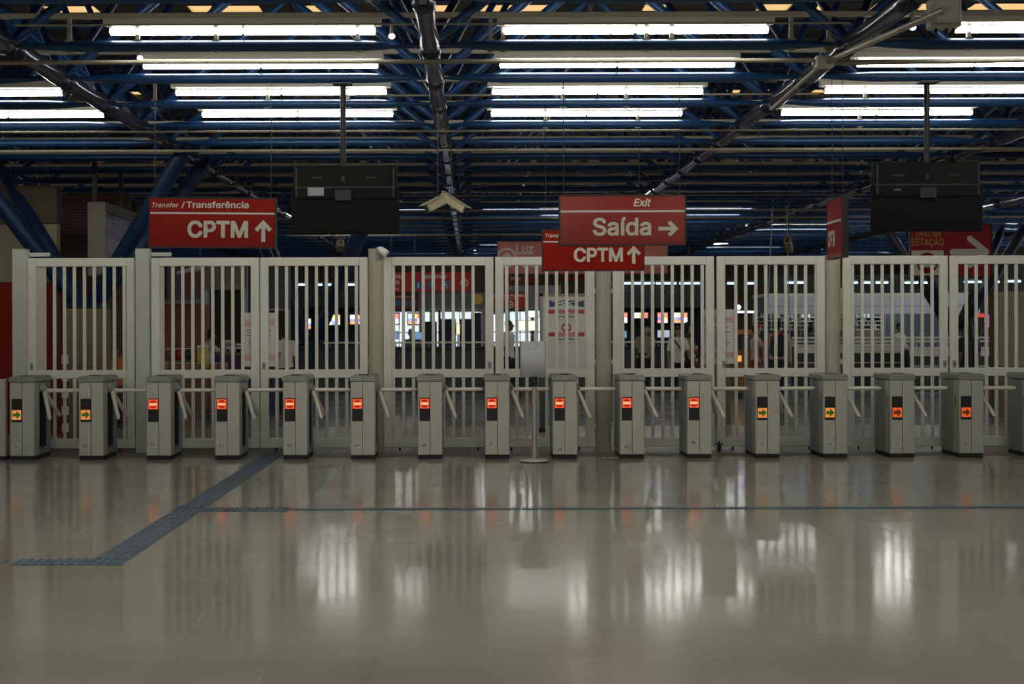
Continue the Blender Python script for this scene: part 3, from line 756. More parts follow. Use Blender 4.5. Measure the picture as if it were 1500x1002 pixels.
# transfer sign behind it
t, W, H = sign('red hanging sign reading CPTM with up arrow, half hidden below the exit sign', 794, 944, 335.5, 397, 16.465, M_red2)
text('Transfer', .03 * W, .24 * W, .80 * H, .90 * H, -.002, M_white, t, .015, .25)
text('Transferência', .30 * W, .78 * W, .79 * H, .925 * H, -.002, M_white, t, .025)
rect(t, 'white_rule', M_white, .014, W - .014, .68 * H, .715 * H, -.003, .003)
text('CPTM', .31 * W, .79 * W, .21 * H, .56 * H, -.002, M_white, t, .04)
arrow(t, (.895 * W, .37 * H), .40 * H, M_white, 'up', -.002)
# edge-on sign
Y0s, Y1s = 14.3, 14.9; XS = PX(1233, 14.3)
t = thing('hanging_sign', 'red hanging sign seen edge-on above the third round pillar', 'sign', (XS, Y0s, P(1233, 377, 14.3).z), 0)
H = 90 * 14.3 / F; Wd = Y1s - Y0s
MB().box((.004, .012, .012), (.066, Wd - .012, H - .012)).build('face_panel', M_red, t)
fr = MB(); fr.box((0, 0, 0), (.07, Wd, .014)); fr.box((0, 0, H - .014), (.07, Wd, H)); fr.box((0, 0, .014), (.07, .014, H - .014)); fr.box((0, Wd - .014, .014), (.07, Wd, H - .014)); fr.build('frame', M_frame, t)
for nm, u0, u1, v0, v1, s_ in (('lettering', .1, .55, .2, .48, 'CPTM'),):
    vs, fs = text_mesh(s_, .04, 0); b = MB(); b.add([(.002 - .0001 * q, Wd * (1 - (u0 + (u1 - u0) * u)), H * (v0 + (v1 - v0) * v)) for u, v, q in vs], fs); b.build(nm, M_white, t)
b = MB().box((.001, .015, .60 * H), (.003, Wd - .015, .635 * H)); b.build('white_rule', M_white, t)
for u in (.12, .83): MB().cyl((.035, Wd * u, H), (.035, Wd * u, 4.15 - t.location.z), .004, 5).build('hanging_wire', M_black, t)
# taxi sign
t, W, H = sign('red sign reading TAXI NA ESTAÇÃO with white arrow and taxi icon', 1333, 1453, 328, 405.5, 26.665, mat('taxi_red', (.40, .022, .03), .35), wy=1)
text('TAXI NA', .06 * W, .38 * W, .765 * H, .895 * H, -.002, M_yellow, t, .012)
text('ESTAÇÃO', .02 * W, .41 * W, .555 * H, .76 * H, -.002, M_yellow, t, .012)
rect(t, 'icon_panel', M_white, .02 * W, .41 * W, .03 * H, .50 * H, -.003, .003)
MB().disc((.21 * W, .26 * H), .20 * H, 24, -.004).build('icon_disc', M_red, t)
b = MB(); b.add([(.11 * W, -.005, .18 * H), (.31 * W, -.005, .18 * H), (.31 * W, -.005, .27 * H), (.27 * W, -.005, .28 * H), (.25 * W, -.005, .35 * H), (.17 * W, -.005, .35 * H), (.15 * W, -.005, .28 * H), (.11 * W, -.005, .27 * H)], [tuple(range(8))]); b.build('taxi_icon', M_white, t)
def rbar(p, q, r, y):
    p, q = Vector(p), Vector(q); d = (q - p).normalized(); s0 = math.atan2(d.y, d.x); pts = []
    for i in range(9): w = s0 + math.pi / 2 + math.pi * i / 8; pts.append((p.x + r * math.cos(w), y, p.y + r * math.sin(w)))
    for i in range(9): w = s0 - math.pi / 2 + math.pi * i / 8; pts.append((q.x + r * math.cos(w), y, q.y + r * math.sin(w)))
    return MB().add(pts, [tuple(range(18))])
for i, (p, q) in enumerate((((.52 * W, .47 * H), (.93 * W, .47 * H)), ((.73 * W, .72 * H), (.93 * W, .47 * H)), ((.73 * W, .22 * H), (.93 * W, .47 * H)))):
    rbar(p, q, .055 * H, -.003 - .001 * i).build('arrow', M_white, t)
# Luz sign, and smaller signs further back
def circ_arrow(t, c, r, d, m=M_white):
    MB().disc(c, r, 24, -.003, r * .78).build('arrow_ring', m, t); arrow(t, c, r * 1.05, m, d, -.0035)
t, W, H = sign('faded red hanging sign reading Luz with circled up arrow', 728, 979, 352.5, 402, 26.665, M_redfar, wy=1)
circ_arrow(t, (.057 * W, .50 * H), .30 * H, 'up')
text('Luz', .112 * W, .213 * W, .60 * H, .92 * H, -.002, M_white, t, .03)
text('Corinthians', .14 * W, .55 * W, .2 * H, .48 * H, -.002, M_white, t, .02)
t, W, H = sign('long red sign with restroom pictograms reading Sanitários', 525, 692, 398, 428, 33.465, M_reddeep, wy=1)
circ_arrow(t, (.05 * W, .48 * H), .22 * H, 'left')
text('Atendimento', .13 * W, .39 * W, .68 * H, .88 * H, -.002, M_white, t, .02)
text('ao Usuário', .13 * W, .36 * W, .40 * H, .62 * H, -.002, M_white, t, .02)
text('Customer Service', .13 * W, .35 * W, .12 * H, .23 * H, -.002, M_white, t, .01)
text('Sanitários', .555 * W, .77 * W, .66 * H, .88 * H, -.002, M_white, t, .02)
M_pict = mat('pictogram_blue', (.02, .16, .42), .5)
def person_icon(t, parent, x, z, s, skirt=False):
    b = MB(); b.disc((x, z + s * .30), s * .09, 10, -.006)
    if skirt: b.add([(x - s * .06, -.006, z + s * .2), (x + s * .06, -.006, z + s * .2), (x + s * .16, -.006, z - s * .12), (x - s * .16, -.006, z - s * .12)], [(0, 1, 2, 3)])
    else: b.add([(x - s * .1, -.006, z + s * .2), (x + s * .1, -.006, z + s * .2), (x + s * .1, -.006, z - s * .1), (x - s * .1, -.006, z - s * .1)], [(0, 1, 2, 3)])
    for q in (-.05, .05): b.add([(x + s * (q - .035), -.006, z - s * .1), (x + s * (q + .035), -.006, z - s * .1), (x + s * (q + .035), -.006, z - s * .4), (x + s * (q - .035), -.006, z - s * .4)], [(0, 1, 2, 3)])
    b.build('figure_icon', M_white, parent)
for i, u in enumerate((.525, .645, .765)):
    s = .36 * H; pn = rect(t, 'pictogram', M_pict, u * W - s / 2, u * W + s / 2, .16 * H, .16 * H + s, -.004, .003)
    if i < 2: person_icon(t, pn, u * W, .16 * H + s / 2, s, i == 0)
    else:
        b = MB(); b.disc((u * W, .16 * H + s * .36), s * .26, 16, -.006, s * .19); b.disc((u * W - s * .08, .16 * H + s * .82), s * .08, 10, -.006)
        b.add([(u * W - s * .13, -.006, .16 * H + s * .72), (u * W - s * .05, -.006, .16 * H + s * .72), (u * W + s * .02, -.006, .16 * H + s * .42), (u * W - s * .08, -.006, .16 * H + s * .42)], [(0, 1, 2, 3)])
        b.build('wheelchair_icon', M_white, pn)
circ_arrow(t, (.93 * W, .46 * H), .19 * H, 'up')
t, W, H = sign('dark red sign with small blue pictograms under the long restroom sign', 556, 613, 430, 453, 35.165, mat('dim_red', (.20, .02, .015), .4))
circ_arrow(t, (.2 * W, .42 * H), .2 * H, 'right')
for u in (.46, .66, .86): rect(t, 'pictogram', M_pict, u * W - .065, u * W + .065, .22 * H, .22 * H + .14, -.004, .003)
text('Sanitários', .3 * W, .85 * W, .72 * H, .88 * H, -.002, M_white, t, .01)
t, W, H = sign('red sign reading Achados e Perdidos with circled right arrow', 716, 774, 428, 452.5, 35.165, M_reddeep, wires=True, wy=1)
text('Achados e Perdidos', .04 * W, .96 * W, .72 * H, .88 * H, -.002, M_white, t, .02)
text('Lost and Found', .3 * W, .72 * W, .58 * H, .65 * H, -.002, M_white, t, .01)
circ_arrow(t, (.54 * W, .27 * H), .2 * H, 'right')
t, W, H = sign('dull red sign just below the Luz sign, reading Tickets', 722, 790, 403, 418, 30.065, mat('dull_red', (.33, .04, .035), .4))
text('Bilhetes', .38 * W, .6 * W, .5 * H, .85 * H, -.002, M_white, t, .01)
t['label'] = 'dull red sign strip just below the Luz sign'
sign('short red sign strip left of the white map board top', 880, 912, 403, 412, 30.065, M_reddeep)
sign('plain red sign strip behind the map board, under the Luz sign', 822, 872, 402, 412, 30.065, M_reddeep)
ys = thing('round_sign', 'small round yellow sign near the dark restroom windows', 'sign', P(700, 438, 35.17))
MB().tube((0, 0, 0), (0, .03, 0), [(0, .13), (1, .13)], 20).build('disc', M_yellow, ys); MB().cyl((0, .03, .13), (0, .03, 4.13 - ys.location.z), .008, 6).build('hanger', M_black, ys)

# ================================================================== TELEVISIONS seen from behind
def tv(label, x0, x1, yt, ym, yb, pole, plate=False):
    Y = 14.8; a = P(x0, yb, Y); b = P(x1, yt, Y); W = b.x - a.x; zb_ = a.z; Hh = (yb - yt) * Y / F; Hm = (yb - ym) * Y / F
    t = thing('television', label, 'television', (a.x, Y, zb_))
    MB().bbox((0, .02, 0), (W, .07, Hm), .01).build('lower_shell', M_tv, t)
    MB().bbox((.03, .0, Hm - .12), (W - .03, .07, Hh), .012).build('back_box', M_tv2, t)
    MB().box((.02, .07, .0), (W - .02, .085, Hh)).build('screen', M_black, t)
    MB().box((.03, -.006, Hm - .005), (W - .03, .02, Hm + .012)).build('seam_ledge', M_black, t)
    for u in (.24, .74):
        MB().bbox((W * u - .06, -.005, Hm + .09), (W * u + .06, .01, Hm + .115), .004).build('vent', M_black, t)
    for u in (.05, .95): MB().box((W * u - .01, -.008, Hm - .1), (W * u + .01, .01, Hh - .02)).build('back_rib', M_black, t)
    if plate: rect(t, 'rating_plate', M_grey, .155 * W, .305 * W, Hm - .085, Hm + .0, -.008, .003)
    else: rect(t, 'rating_plate', M_ink, .2 * W, .26 * W, Hm - .06, Hm - .04, -.008, .003)
    x = PX(pole, Y) - a.x; zt = ZB - zb_
    MB().cyl((x, .03, Hm - .1), (x, .03, zt - .05), .03, 12).build('pole', M_black, t)
    MB().bbox((x - .09, -.02, Hm - .14), (x + .09, .02, Hm - .02), .006).build('mount_plate', M_black, t)
    MB().bbox((x - .10, -.07, zt - .075), (x + .10, .07, zt - .055), .004).build('ceiling_bracket', M_black, t)
    for q in (-.08, .08): MB().cyl((x + q, 0, zt - .06), (x + q, 0, zt + .06), .006, 6).build('bracket_bolt', M_black, t)
    MB().cyl((x, .03, Hm + .06), (x, .03, Hm + .12), .04, 12).build('collar', M_black, t)
    return t
tv('back of a black hanging television with pale rating plate, beside the transfer sign', 426.5, 584.5, 243, 275, 343, 503, True)
tv('back of a black hanging television in front of the taxi sign', 1277, 1441, 237.5, 271, 339, 1360)

# ================================================================== CCTV cameras and boxes
def cctv(label, px, py, Y, rz, tilt, L=.36, m=None):
    p = P(px, py, Y); t = thing('security_camera', label, 'camera', p, rz)
    R_ = Matrix.Rotation(tilt, 4, 'X')
    def tf(b): b.v = [tuple(R_ @ Vector(v)) for v in b.v]; return b
    m = m or mat('camera_beige', (.42, .38, .25), .5)
    tf(MB().bbox((-.055, -L / 2, -.05), (.055, L / 2, .05), .012)).build('housing', m, t)
    tf(MB().bbox((-.065, -L / 2 - .05, .052), (.065, L / 2, .062), .004)).build('sunshield', m, t)
    tf(MB().cyl((0, -L / 2 - .01, 0), (0, -L / 2 + .01, 0), .035, 12)).build('lens', M_black, t)
    MB().cyl((0, .03, .05), (0, .03, ZB - .055 - p.z), .006, 6).build('drop_rod', M_black, t)
    return t
cctv('beige security camera pointing right, right one of the pair on the drop rod', 664, 297, 18.17, R(68), R(32), .38)
cctv('beige security camera pointing left, left one of the pair on the drop rod', 638, 299, 16.47, R(-62), R(26), .26)
cctv('brown security camera hanging beside the first round pillar', 498, 360, 21.57, R(10), R(-15), .30, mat('camera_brown', (.22, .17, .10), .6))
cctv('beige security camera hanging above the gate by the red-capped man', 1155, 360, 23.27, R(-20), R(-25), .34, mat('camera_brown', (.22, .17, .10), .6))
eb = thing('electrical_box', 'pale grey electrical box fixed high beside the right ceiling chord', 'electrical box', P(1383, 42, 12.4))
MB().bbox((-.13, -.08, 0), (.13, .1, .42), .015).build('case', M_housing, eb); MB().bbox((-.10, -.09, .03), (.10, -.078, .38), .004).build('door', M_housing, eb)
for q in (-.07, .02, .08): MB().cyl((q, 0, -.04), (q, 0, .0), .018, 8).build('gland', M_black, eb)
for i, (px, py, Y) in enumerate(((205, 85, 14.6), (574, 53, 13.0), (1337, 40, 12.6))):
    p = P(px, py, Y); t = thing('spot_lamp', ('small white bulb under the pipe near the left chord', 'small pinkish bulb beside the central ceiling chord', 'small white bulb beside the grey electrical box')[i], 'lamp', p)
    MB().ball((0, 0, 0), (.03, .03, .026), 10, 8).build('bulb', glow('bulb_glow%d' % i, ((.9, .95, .9), (1, .75, .72), (.95, .95, 1))[i], 3.0), t)
    MB().cyl((0, 0, .02), (0, 0, .12), .018, 8).build('socket', M_pipe, t)
for x0, y0, x1, y1, Y, n in ((1132, 297, 1122, 500, 30.1, 'left'), (1152, 297, 1157, 500, 30.1, 'right')):
    t = thing('hanging_cable', 'thin grey cable hanging before the white shop fascia, %s one of two' % n, 'cable')
    MB().cyl(P(x0, y0, Y), P(x1, y1, Y), .012, 6).build('strand', M_grey, t); MB().ball(P(x1, y1, Y), (.03, .03, .05), 8, 6).build('weight', M_black, t)

# ================================================================== BACKGROUND
# light box on the left
Yn, Yf, XL = 21.65, 24.1, PX(150, 21.65); z1 = P(150, 296, Yn).z; z0 = 2.38
t = thing('billboard', 'grey framed blue billboard with white lettering above the left gate', 'billboard', (XL, Yn, z0)); H = z1 - z0; D = Yf - Yn
MB().box((-.21, .01, .01), (-.02, D - .01, H - .01)).build('case', M_conc, t)
M_bill = mat('billboard_blue', (.10, .13, .24), .5, noise=.3, nscale=1)
MB().box((-.02, .12, .12), (.0, D - .12, H - .14)).build('face_panel', M_bill, t)
fr = MB(); fr.box((-.22, 0, H - .14), (.05, D, H)); fr.box((-.22, 0, 0), (.05, D, .12)); fr.box((-.22, 0, .12), (.05, .12, H - .14)); fr.box((-.22, D - .12, .12), (.05, D, H - .14)); fr.build('frame', mat('billboard_frame', (.16, .15, .11), .5), t)
M_pale = mat('pale_print', (.42, .44, .50), .6)
for s_, u0, u1, v0, v1 in (('SERVIÇO', .06, .46, .60, .80), ('DRIVE', .06, .42, .34, .52), ('12', .62, .80, .50, .74), ('anos', .62, .78, .36, .42)):
    vs, fs = text_mesh(s_, .02, 0); b = MB(); b.add([(.003 + .0001 * q, D * (u0 + (u1 - u0) * u), H * (v0 + (v1 - v0) * v)) for u, v, q in vs], fs); b.build('lettering', M_pale, t)
for hy in (.04, 1.65): MB().box((-.15, hy - .04, H), (-.09, hy + .04, 4.16 - z0)).build('hanger', M_conc, t)
# banner box and cream fascia
t = thing('glass_canopy', 'grey glazed hanging display box with reddish stripes behind the stall gate', 'display box', (PX(243, 28.5), 28.5, P(243, 445, 28.5).z))
W = PX(298, 28.5) - PX(243, 28.5); H = P(243, 385, 28.5).z - t.location.z
MB().box((0, .1, .08), (W, .14, H)).build('back_panel', mat('smoky_panel', (.16, .15, .15), .4), t)
for i, u in enumerate((.45, .62, .84)): MB().box((W * u, .085, H * .12), (W * u + W * .1, .1, H * .8)).build('red_stripe', mat('stripe_red', (.30, .07, .06), .5), t)
MB().box((-.03, 0, 0), (W + .05, .16, .08)).build('bottom_rail', M_grey, t); MB().box((-.03, 0, H - .05), (W + .05, .16, H)).build('top_rail', M_grey, t)
MB().tube((W * .3, .02, H - .2), (W * .95, .02, H - .1), [(0, .03), (1, .06)], 8).build('pipe', M_fascia, t)
for u in (.1, .9): MB().cyl((W * u, .1, H), (W * u, .1, 4.15 - t.location.z), .012, 6).build('hanger', M_black, t)
def fascia(name, label, cat, x0, x1, y0, y1, Y, m, th=.15, post=True):
    a = P(x0, y1, Y); b = P(x1, y0, Y); t = thing(name, label, cat, (a.x, Y, 0)); W = b.x - a.x
    MB().bbox((0, 0, a.z), (W, th, b.z), .01).build('board', m, t)
    MB().box((0, -.015, a.z), (W, 0, a.z + .04)).build('trim', M_grey, t)
    if post:
        for x in (.05, W - .05): MB().cyl((x, th + .05, 0), (x, th + .05, a.z + .2), .04, 8).build('post', M_grey, t)
    return t
fascia('fascia_board', 'cream fascia board of the stall behind the second gate leaf', 'fascia', 298, 362, 388, 424, 31, mat('cream_fascia', (.27, .22, .17), .6))
fascia('fascia_board', 'dark grey panel with pipes behind the first paper notice', 'fascia', 366, 424, 385, 455, 33, mat('smoke_panel', (.075, .08, .085), .5), .2)
# snack stall
Ys = 24.0
t = thing('stall_table', 'low snack table behind the second gate leaf', 'table', (PX(226, Ys), Ys, 0)); W = PX(334, Ys) - PX(226, Ys); zt = .86
MB().bbox((0, 0, zt - .05), (W, .7, zt), .008).build('tabletop', M_wood, t); MB().box((.02, .02, .18), (W - .02, .05, zt - .05)).build('front_cloth', mat('brown_cloth', (.16, .07, .04), .8, noise=.5, nscale=6), t)
for x in (.04, W - .08):
    for y in (.04, .62): MB().box((x, y, 0), (x + .04, y + .04, zt - .05)).build('leg', M_wood, t)
MB().bbox((.0, .4, zt), (W * .6, .62, zt + .17), .01).build('riser', M_wood, t)
def bag(label, px, z, Y, w_, h_, col, band=None):
    t = thing('snack_bag', label, 'snack bag', (PX(px, Y), Y, z)); b = MB(); n = 8; sec = []
    for j, (v, d, wv) in enumerate(((0, .03, .85), (.12, .06, 1), (.5, .075, .97), (.85, .05, .96), (.93, .012, 1), (1, .008, 1))):
        for i in range(n):
            w = 2 * math.pi * i / n; cx_, cy_ = math.cos(w), math.sin(w)
            sec.append((w_ / 2 * wv * math.copysign(abs(cx_) ** .6, cx_), d * math.copysign(abs(cy_) ** .8, cy_), h_ * v))
    fs = [(j * n + i, j * n + (i + 1) % n, (j + 1) * n + (i + 1) % n, (j + 1) * n + i) for j in range(5) for i in range(n)]
    fs += [tuple(reversed(range(n))), tuple(range(5 * n, 6 * n))]
    b.add(sec, fs, True); b.build('pouch', mat('bag_' + '_'.join(str(int(c * 100)) for c in col), col, .35, noise=.2, nscale=9), t)
    MB().box((-w_ * .49, -.011, h_ * .9), (w_ * .49, -.004, h_ * 1.0)).build('sealed_edge', M_paper, t)
    if band: MB().box((-w_ * .32, -.085, h_ * .3), (w_ * .32, -.078, h_ * .6)).build('print_patch', mat('patch_' + str(band), band, .5), t)
    return t
zr = .86 + .17
for px, col, lab in ((236, (.24, .16, .09), 'tan snack bag at the left end of the upper row'), (251, (.20, .14, .11), 'brown snack bag beside the tan one in the upper row'), (263, (.36, .02, .03), 'red snack bag in the upper row of the stall'), (278, (.03, .025, .05), 'black snack bag in the upper row of the stall')):
    bag(lab, px, zr, Ys + .5, .165, .20, col)
bag('tall yellow snack bag standing on the stall', 297, .86, Ys + .2, .19, .42, (.58, .40, .02))
for i, (px, col, nm) in enumerate(((240, (.33, .17, .10), 'orange-tan'), (257, (.28, .08, .06), 'rust-red'), (272, (.34, .11, .08), 'brick-red'), (288, (.30, .10, .04), 'brown-orange'), (312, (.36, .14, .07), 'copper'), (327, (.38, .12, .08), 'reddish'))):
    bag('small %s snack bag in the front row of the stall' % nm, px, .86, Ys + .06, .15, .13, col)
t = thing('stall_table', 'table under a dark purple cloth right of the snack bags', 'table', (PX(318, 25.6), 25.3, 0)); W = PX(408, 25.6) - PX(318, 25.6)
MB().bbox((0, 0, 1.09), (W, .8, 1.13), .008).build('tabletop', M_wood, t)
cl_ = MB(); nn = 16
for i in range(nn):
    a_, b_ = W * i / nn, W * (i + 1) / nn; d0, d1 = .012 * (i % 2), .012 * ((i + 1) % 2)
    cl_.add([(a_, -.012 - d0, .05), (b_, -.012 - d1, .05), (b_, -.004, 1.09), (a_, -.004, 1.09)], [(0, 1, 2, 3)], True)
cl_.build('purple_cloth', mat('purple_cloth', (.045, .03, .10), .8), t)
for x in (.04, W - .08):
    for y in (.04, .7): MB().box((x, y, 0), (x + .04, y + .04, 1.09)).build('leg', M_wood, t)
for i, (px, w_, h_, col, lab) in enumerate(((332, .12, .22, (.30, .30, .30), 'grey box'), (345, .3, .1, (.35, .37, .36), 'long pale tray'), (352, .14, .16, (.14, .05, .03), 'brown box'))):
    t = thing('goods_box', '%s of goods on the purple-clothed table' % lab, 'box', (PX(px, 25.8), 25.8, 1.13)); m = mat('goods_%d' % i, col, .6)
    MB().bbox((-w_ / 2, -.08, 0), (w_ / 2, .08, h_), .006).build('carton', m, t); MB().box((-w_ / 2 - .004, -.084, h_ - .03), (w_ / 2 + .004, .084, h_ + .004)).build('lid', M_paper, t)
# bags of goods seen behind the first gate leaf
t = thing('display_stand', 'low display stand piled with patterned goods behind the first gate leaf', 'stand', (PX(158, 24), 23.2, 0))
MB().bbox((0, 0, 0), (.62, .5, .95), .01).build('cabinet', mat('dark_cabinet', (.05, .03, .05), .6, noise=.5, nscale=9), t)
MB().bbox((.1, -.02, .95), (.66, .5, 1.12), .03).build('patterned_cover', mat('patterned_cloth', (.26, .13, .07), .7, noise=.7, nscale=16), t)
MB().bbox((.15, .2, 1.12), (.2, .28, 1.6), .006).build('post', M_black, t)
t = thing('speaker_column', 'thin red and white striped post before the brown pedestal', 'post', (PX(95, 20.0), 20.0, 0))
for i in range(10): MB().cyl((0, 0, .12 * i), (0, 0, .12 * i + .12), .05, 10).build('stripe', (M_redwall, M_paper)[i % 2], t)
t['label'] = 'thin red and white striped post before the brown pedestal'

# map board on legs
Yb = 21.5; x0, x1 = PX(791, Yb), PX(868, Yb); zb_, zt = P(790, 540, Yb).z, P(790, 432, Yb).z
t = thing('map_board', 'white information board with red bands on two legs behind the gate', 'information board', (x0, Yb, 0)); W = x1 - x0
MB().bbox((0, 0, zb_ - .02), (W, .06, zt), .008).build('panel', mat('board_white', (.60, .60, .54), .45), t)
for a, b in ((0, .045), (W - .045, W)): MB().box((a, -.02, zb_ - .02), (b, .07, zt + .02)).build('frame_upright', M_grey, t)
MB().box((0, -.02, zt - .02), (W, .07, zt + .02)).build('frame_top', M_beige, t)
for a in (.0, W - .07):
    MB().bbox((a, .0, .03), (a + .07, .06, zb_), .006).build('leg', mat('leg_dark', (.06, .065, .065), .4), t)
    MB().bbox((a - .03, -.18, .0), (a + .1, .24, .05), .01).build('foot', M_black, t)
def bu(u): return W * u
Hb = zt - zb_
def vz(v): return zb_ + Hb * v
b = MB(); b.add([(bu(.18), -.003, vz(.83)), (bu(.5), -.003, vz(.87)), (bu(.84), -.003, vz(.83)), (bu(.84), -.003, vz(.925)), (bu(.18), -.003, vz(.925))], [(0, 1, 2, 3, 4)]); b.build('blue_header', mat('header_blue', (.02, .06, .14), .4), t)
for i, (u0, v0, u1, v1) in enumerate(((.22, .92, .5, .86), (.35, .92, .62, .865), (.5, .885, .8, .92), (.55, .92, .3, .86))):
    d = Vector((bu(u1 - u0), Hb * (v1 - v0))).normalized(); n_ = Vector((-d.y, d.x)) * .006
    MB().add([(bu(u0) - n_.x, -.005 - i * .0004, vz(v0) - n_.y), (bu(u1) - n_.x, -.005 - i * .0004, vz(v1) - n_.y), (bu(u1) + n_.x, -.005 - i * .0004, vz(v1) + n_.y), (bu(u0) + n_.x, -.005 - i * .0004, vz(v0) + n_.y)], [(0, 1, 2, 3)]).build('header_line', M_white, t)
for v in (.745, .435):
    rect(t, 'red_band', mat('board_red', (.45, .04, .05), .5), bu(.16), bu(.85), vz(v), vz(v + .055), -.004, .003)
    for q in (.012, .034): rect(t, 'band_print', M_inkred, bu(.33), bu(.67), vz(v + q), vz(v + q + .01), -.0055, .001)
for v, u0, u1, m in ((.69, .34, .66, M_ink), (.645, .32, .68, M_inkred), (.385, .28, .74, M_ink), (.335, .32, .68, M_inkred)):
    x = u0
    while x < u1 - .02:
        w_ = random.uniform(.02, .05); rect(t, 'print_word', m, bu(x), bu(min(x + w_, u1)), vz(v), vz(v + .028), -.004, .002); x += w_ + .012
MB().disc((bu(.5), vz(.555)), .075, 24, -.004, .0).build('emblem_disc', mat('emblem_red', (.36, .05, .05), .5), t)
MB().add([(bu(.5) - .055, -.0055, vz(.555)), (bu(.5) - .005, -.0055, vz(.555) + .05), (bu(.5) - .005, -.0055, vz(.555) - .05)], [(0, 1, 2)]).build('emblem_arrow', M_paper, t)
MB().add([(bu(.5) + .055, -.0055, vz(.555)), (bu(.5) + .005, -.0055, vz(.555) - .05), (bu(.5) + .005, -.0055, vz(.555) + .05)], [(0, 1, 2)]).build('emblem_arrow', M_paper, t)

# service counter across the hall, kiosks and menu screens
Yc = 34.4; zc = P(600, 502, Yc).z
t = thing('service_counter', 'long dark service counter with steel edge across the hall', 'counter', (PX(436, Yc), Yc, 0)); W = PX(1012, Yc) - PX(436, Yc)
n = 12
for i in range(n): MB().bbox((W * i / n + .006, 0, .06), (W * (i + 1) / n - .006, .05, zc - .16), .006).build('front_panel', M_counter, t)
MB().box((0, .05, 0), (W, .6, zc - .12)).build('body', M_kiosk, t)
MB().bbox((-.02, -.06, zc - .14), (W + .02, .66, zc - .1), .008).build('worktop', M_counter, t)
MB().cyl((0, -.02, zc), (W, -.02, zc), .022, 8).build('steel_rail', M_arm, t)
for i in range(n + 1): MB().cyl((W * i / n, -.02, zc - .12), (W * i / n, -.02, zc), .015, 6).build('rail_post', M_grey, t)
def backwall(name, label, cat, x0, x1, y0, Y, m, hdr=True):
    A, B = PX(x0, Y), PX(x1, Y); z = P(x0, y0, Y).z; t = thing(name, label, cat, (A, Y, 0)); W = B - A
    MB().box((0, 0, 0), (W, .1, z)).build('back_wall', m, t); MB().bbox((0, -1.4, P(x0, 452, Y - 1.4).z), (W, -1.25, z), .02).build('fascia', M_kiosk, t)
    MB().box((0, -1.4, z), (W, .1, z + .06)).build('roof', M_kiosk, t)
    for i, x in enumerate((0, W - .1)): MB().box((x, -1.4, 0), (x + .1, -.0, z)).build('side_wall', M_kiosk, t)
    return t
backwall('kiosk', 'dark food kiosk with menu screens left of the restroom sign', 'kiosk', 436, 560, 420, 38, M_navy)
backwall('kiosk', 'dark food kiosk with four menu screens right of the map board', 'kiosk', 872, 1042, 418, 38, M_navy)
SC_ = [(.9, .9, .85), (.95, .8, .25), (.95, .25, .2), (.3, .4, .95), (.15, .25, .8), (.9, .9, 1), (.95, .4, .15), (.9, .3, .35), (.95, .95, 1)]
scr = [glow('screen_%d' % i, c, 1.5) for i, c in enumerate(SC_)]
def screen(label, x0, x1, y0, y1, Y, order, z_top=None, group='menu screens over the counters'):
    a = P(x0, y1, Y); b = P(x1, y0, Y); W = b.x - a.x; H = b.z - a.z
    t = thing('menu_screen', label, 'screen', (a.x, Y, a.z), 0, group)
    MB().bbox((-.03, .0, -.03), (W + .03, .06, H + .03), .008).build('casing', M_black, t)
    cols = [0, .36, .66, 1] if W > .22 else [0, 1]; rws = [0, .32, .54, 1]; k = 0
    for r_ in range(3):
        for c_ in range(len(cols) - 1):
            MB().box((W * cols[c_], -.004, H * rws[r_] + .004), (W * cols[c_ + 1] - .006, -.001, H * rws[r_ + 1] - .004)).build('menu_tile', scr[order[k % len(order)]], t); k += 1
    MB().cyl((W / 2, .03, H + .03), (W / 2, .03, z_top - a.z if z_top else H + .55), .015, 6).build('hanger', M_black, t)
    return t
O1 = [6, 7, 8, 3, 4, 5, 0, 1, 2]
for x0, x1, y0, y1, lab, order in ((440, 446.5, 467, 482, 'narrow red and white menu screen at the left end of the counter', [8, 4, 2]), (451.5, 455.5, 467, 482, 'narrow blue and orange menu screen beside the leftmost one', [6, 3, 8]), (466, 472, 467, 482, 'narrow red menu screen left of the dark blue shaft', [8, 4, 2]),
      (480, 498, 461, 476, 'yellow and blue menu screen with dark corner over the left counter', [8, 3, 5, 4, 0, 5, 3, 1, 1]), (513, 533, 461, 475, 'colour-tiled menu screen left of the first round pillar', O1), (564, 584, 459.5, 474.5, 'colour-tiled menu screen right of the first round pillar', O1), (598, 618, 459.5, 475, 'colour-tiled menu screen before the bright windows', O1),
      (899, 919, 458, 473, 'colour-tiled menu screen next to the second round pillar', O1), (929, 949, 458, 466, 'wide yellow menu screen above the stooping man', [0, 1, 2]), (963.5, 978, 458, 473, 'red and yellow menu screen second from the right kiosk end', [7, 5, 8, 4, 3, 1, 2, 0, 2]), (986.5, 1007, 458, 473, 'colour-tiled menu screen above the two women', O1)):
    screen(lab, x0, x1, y0, y1, 36.87 if 560 < x0 < 620 else 36.56, order, 4.14 if 560 < x0 < 620 else None)
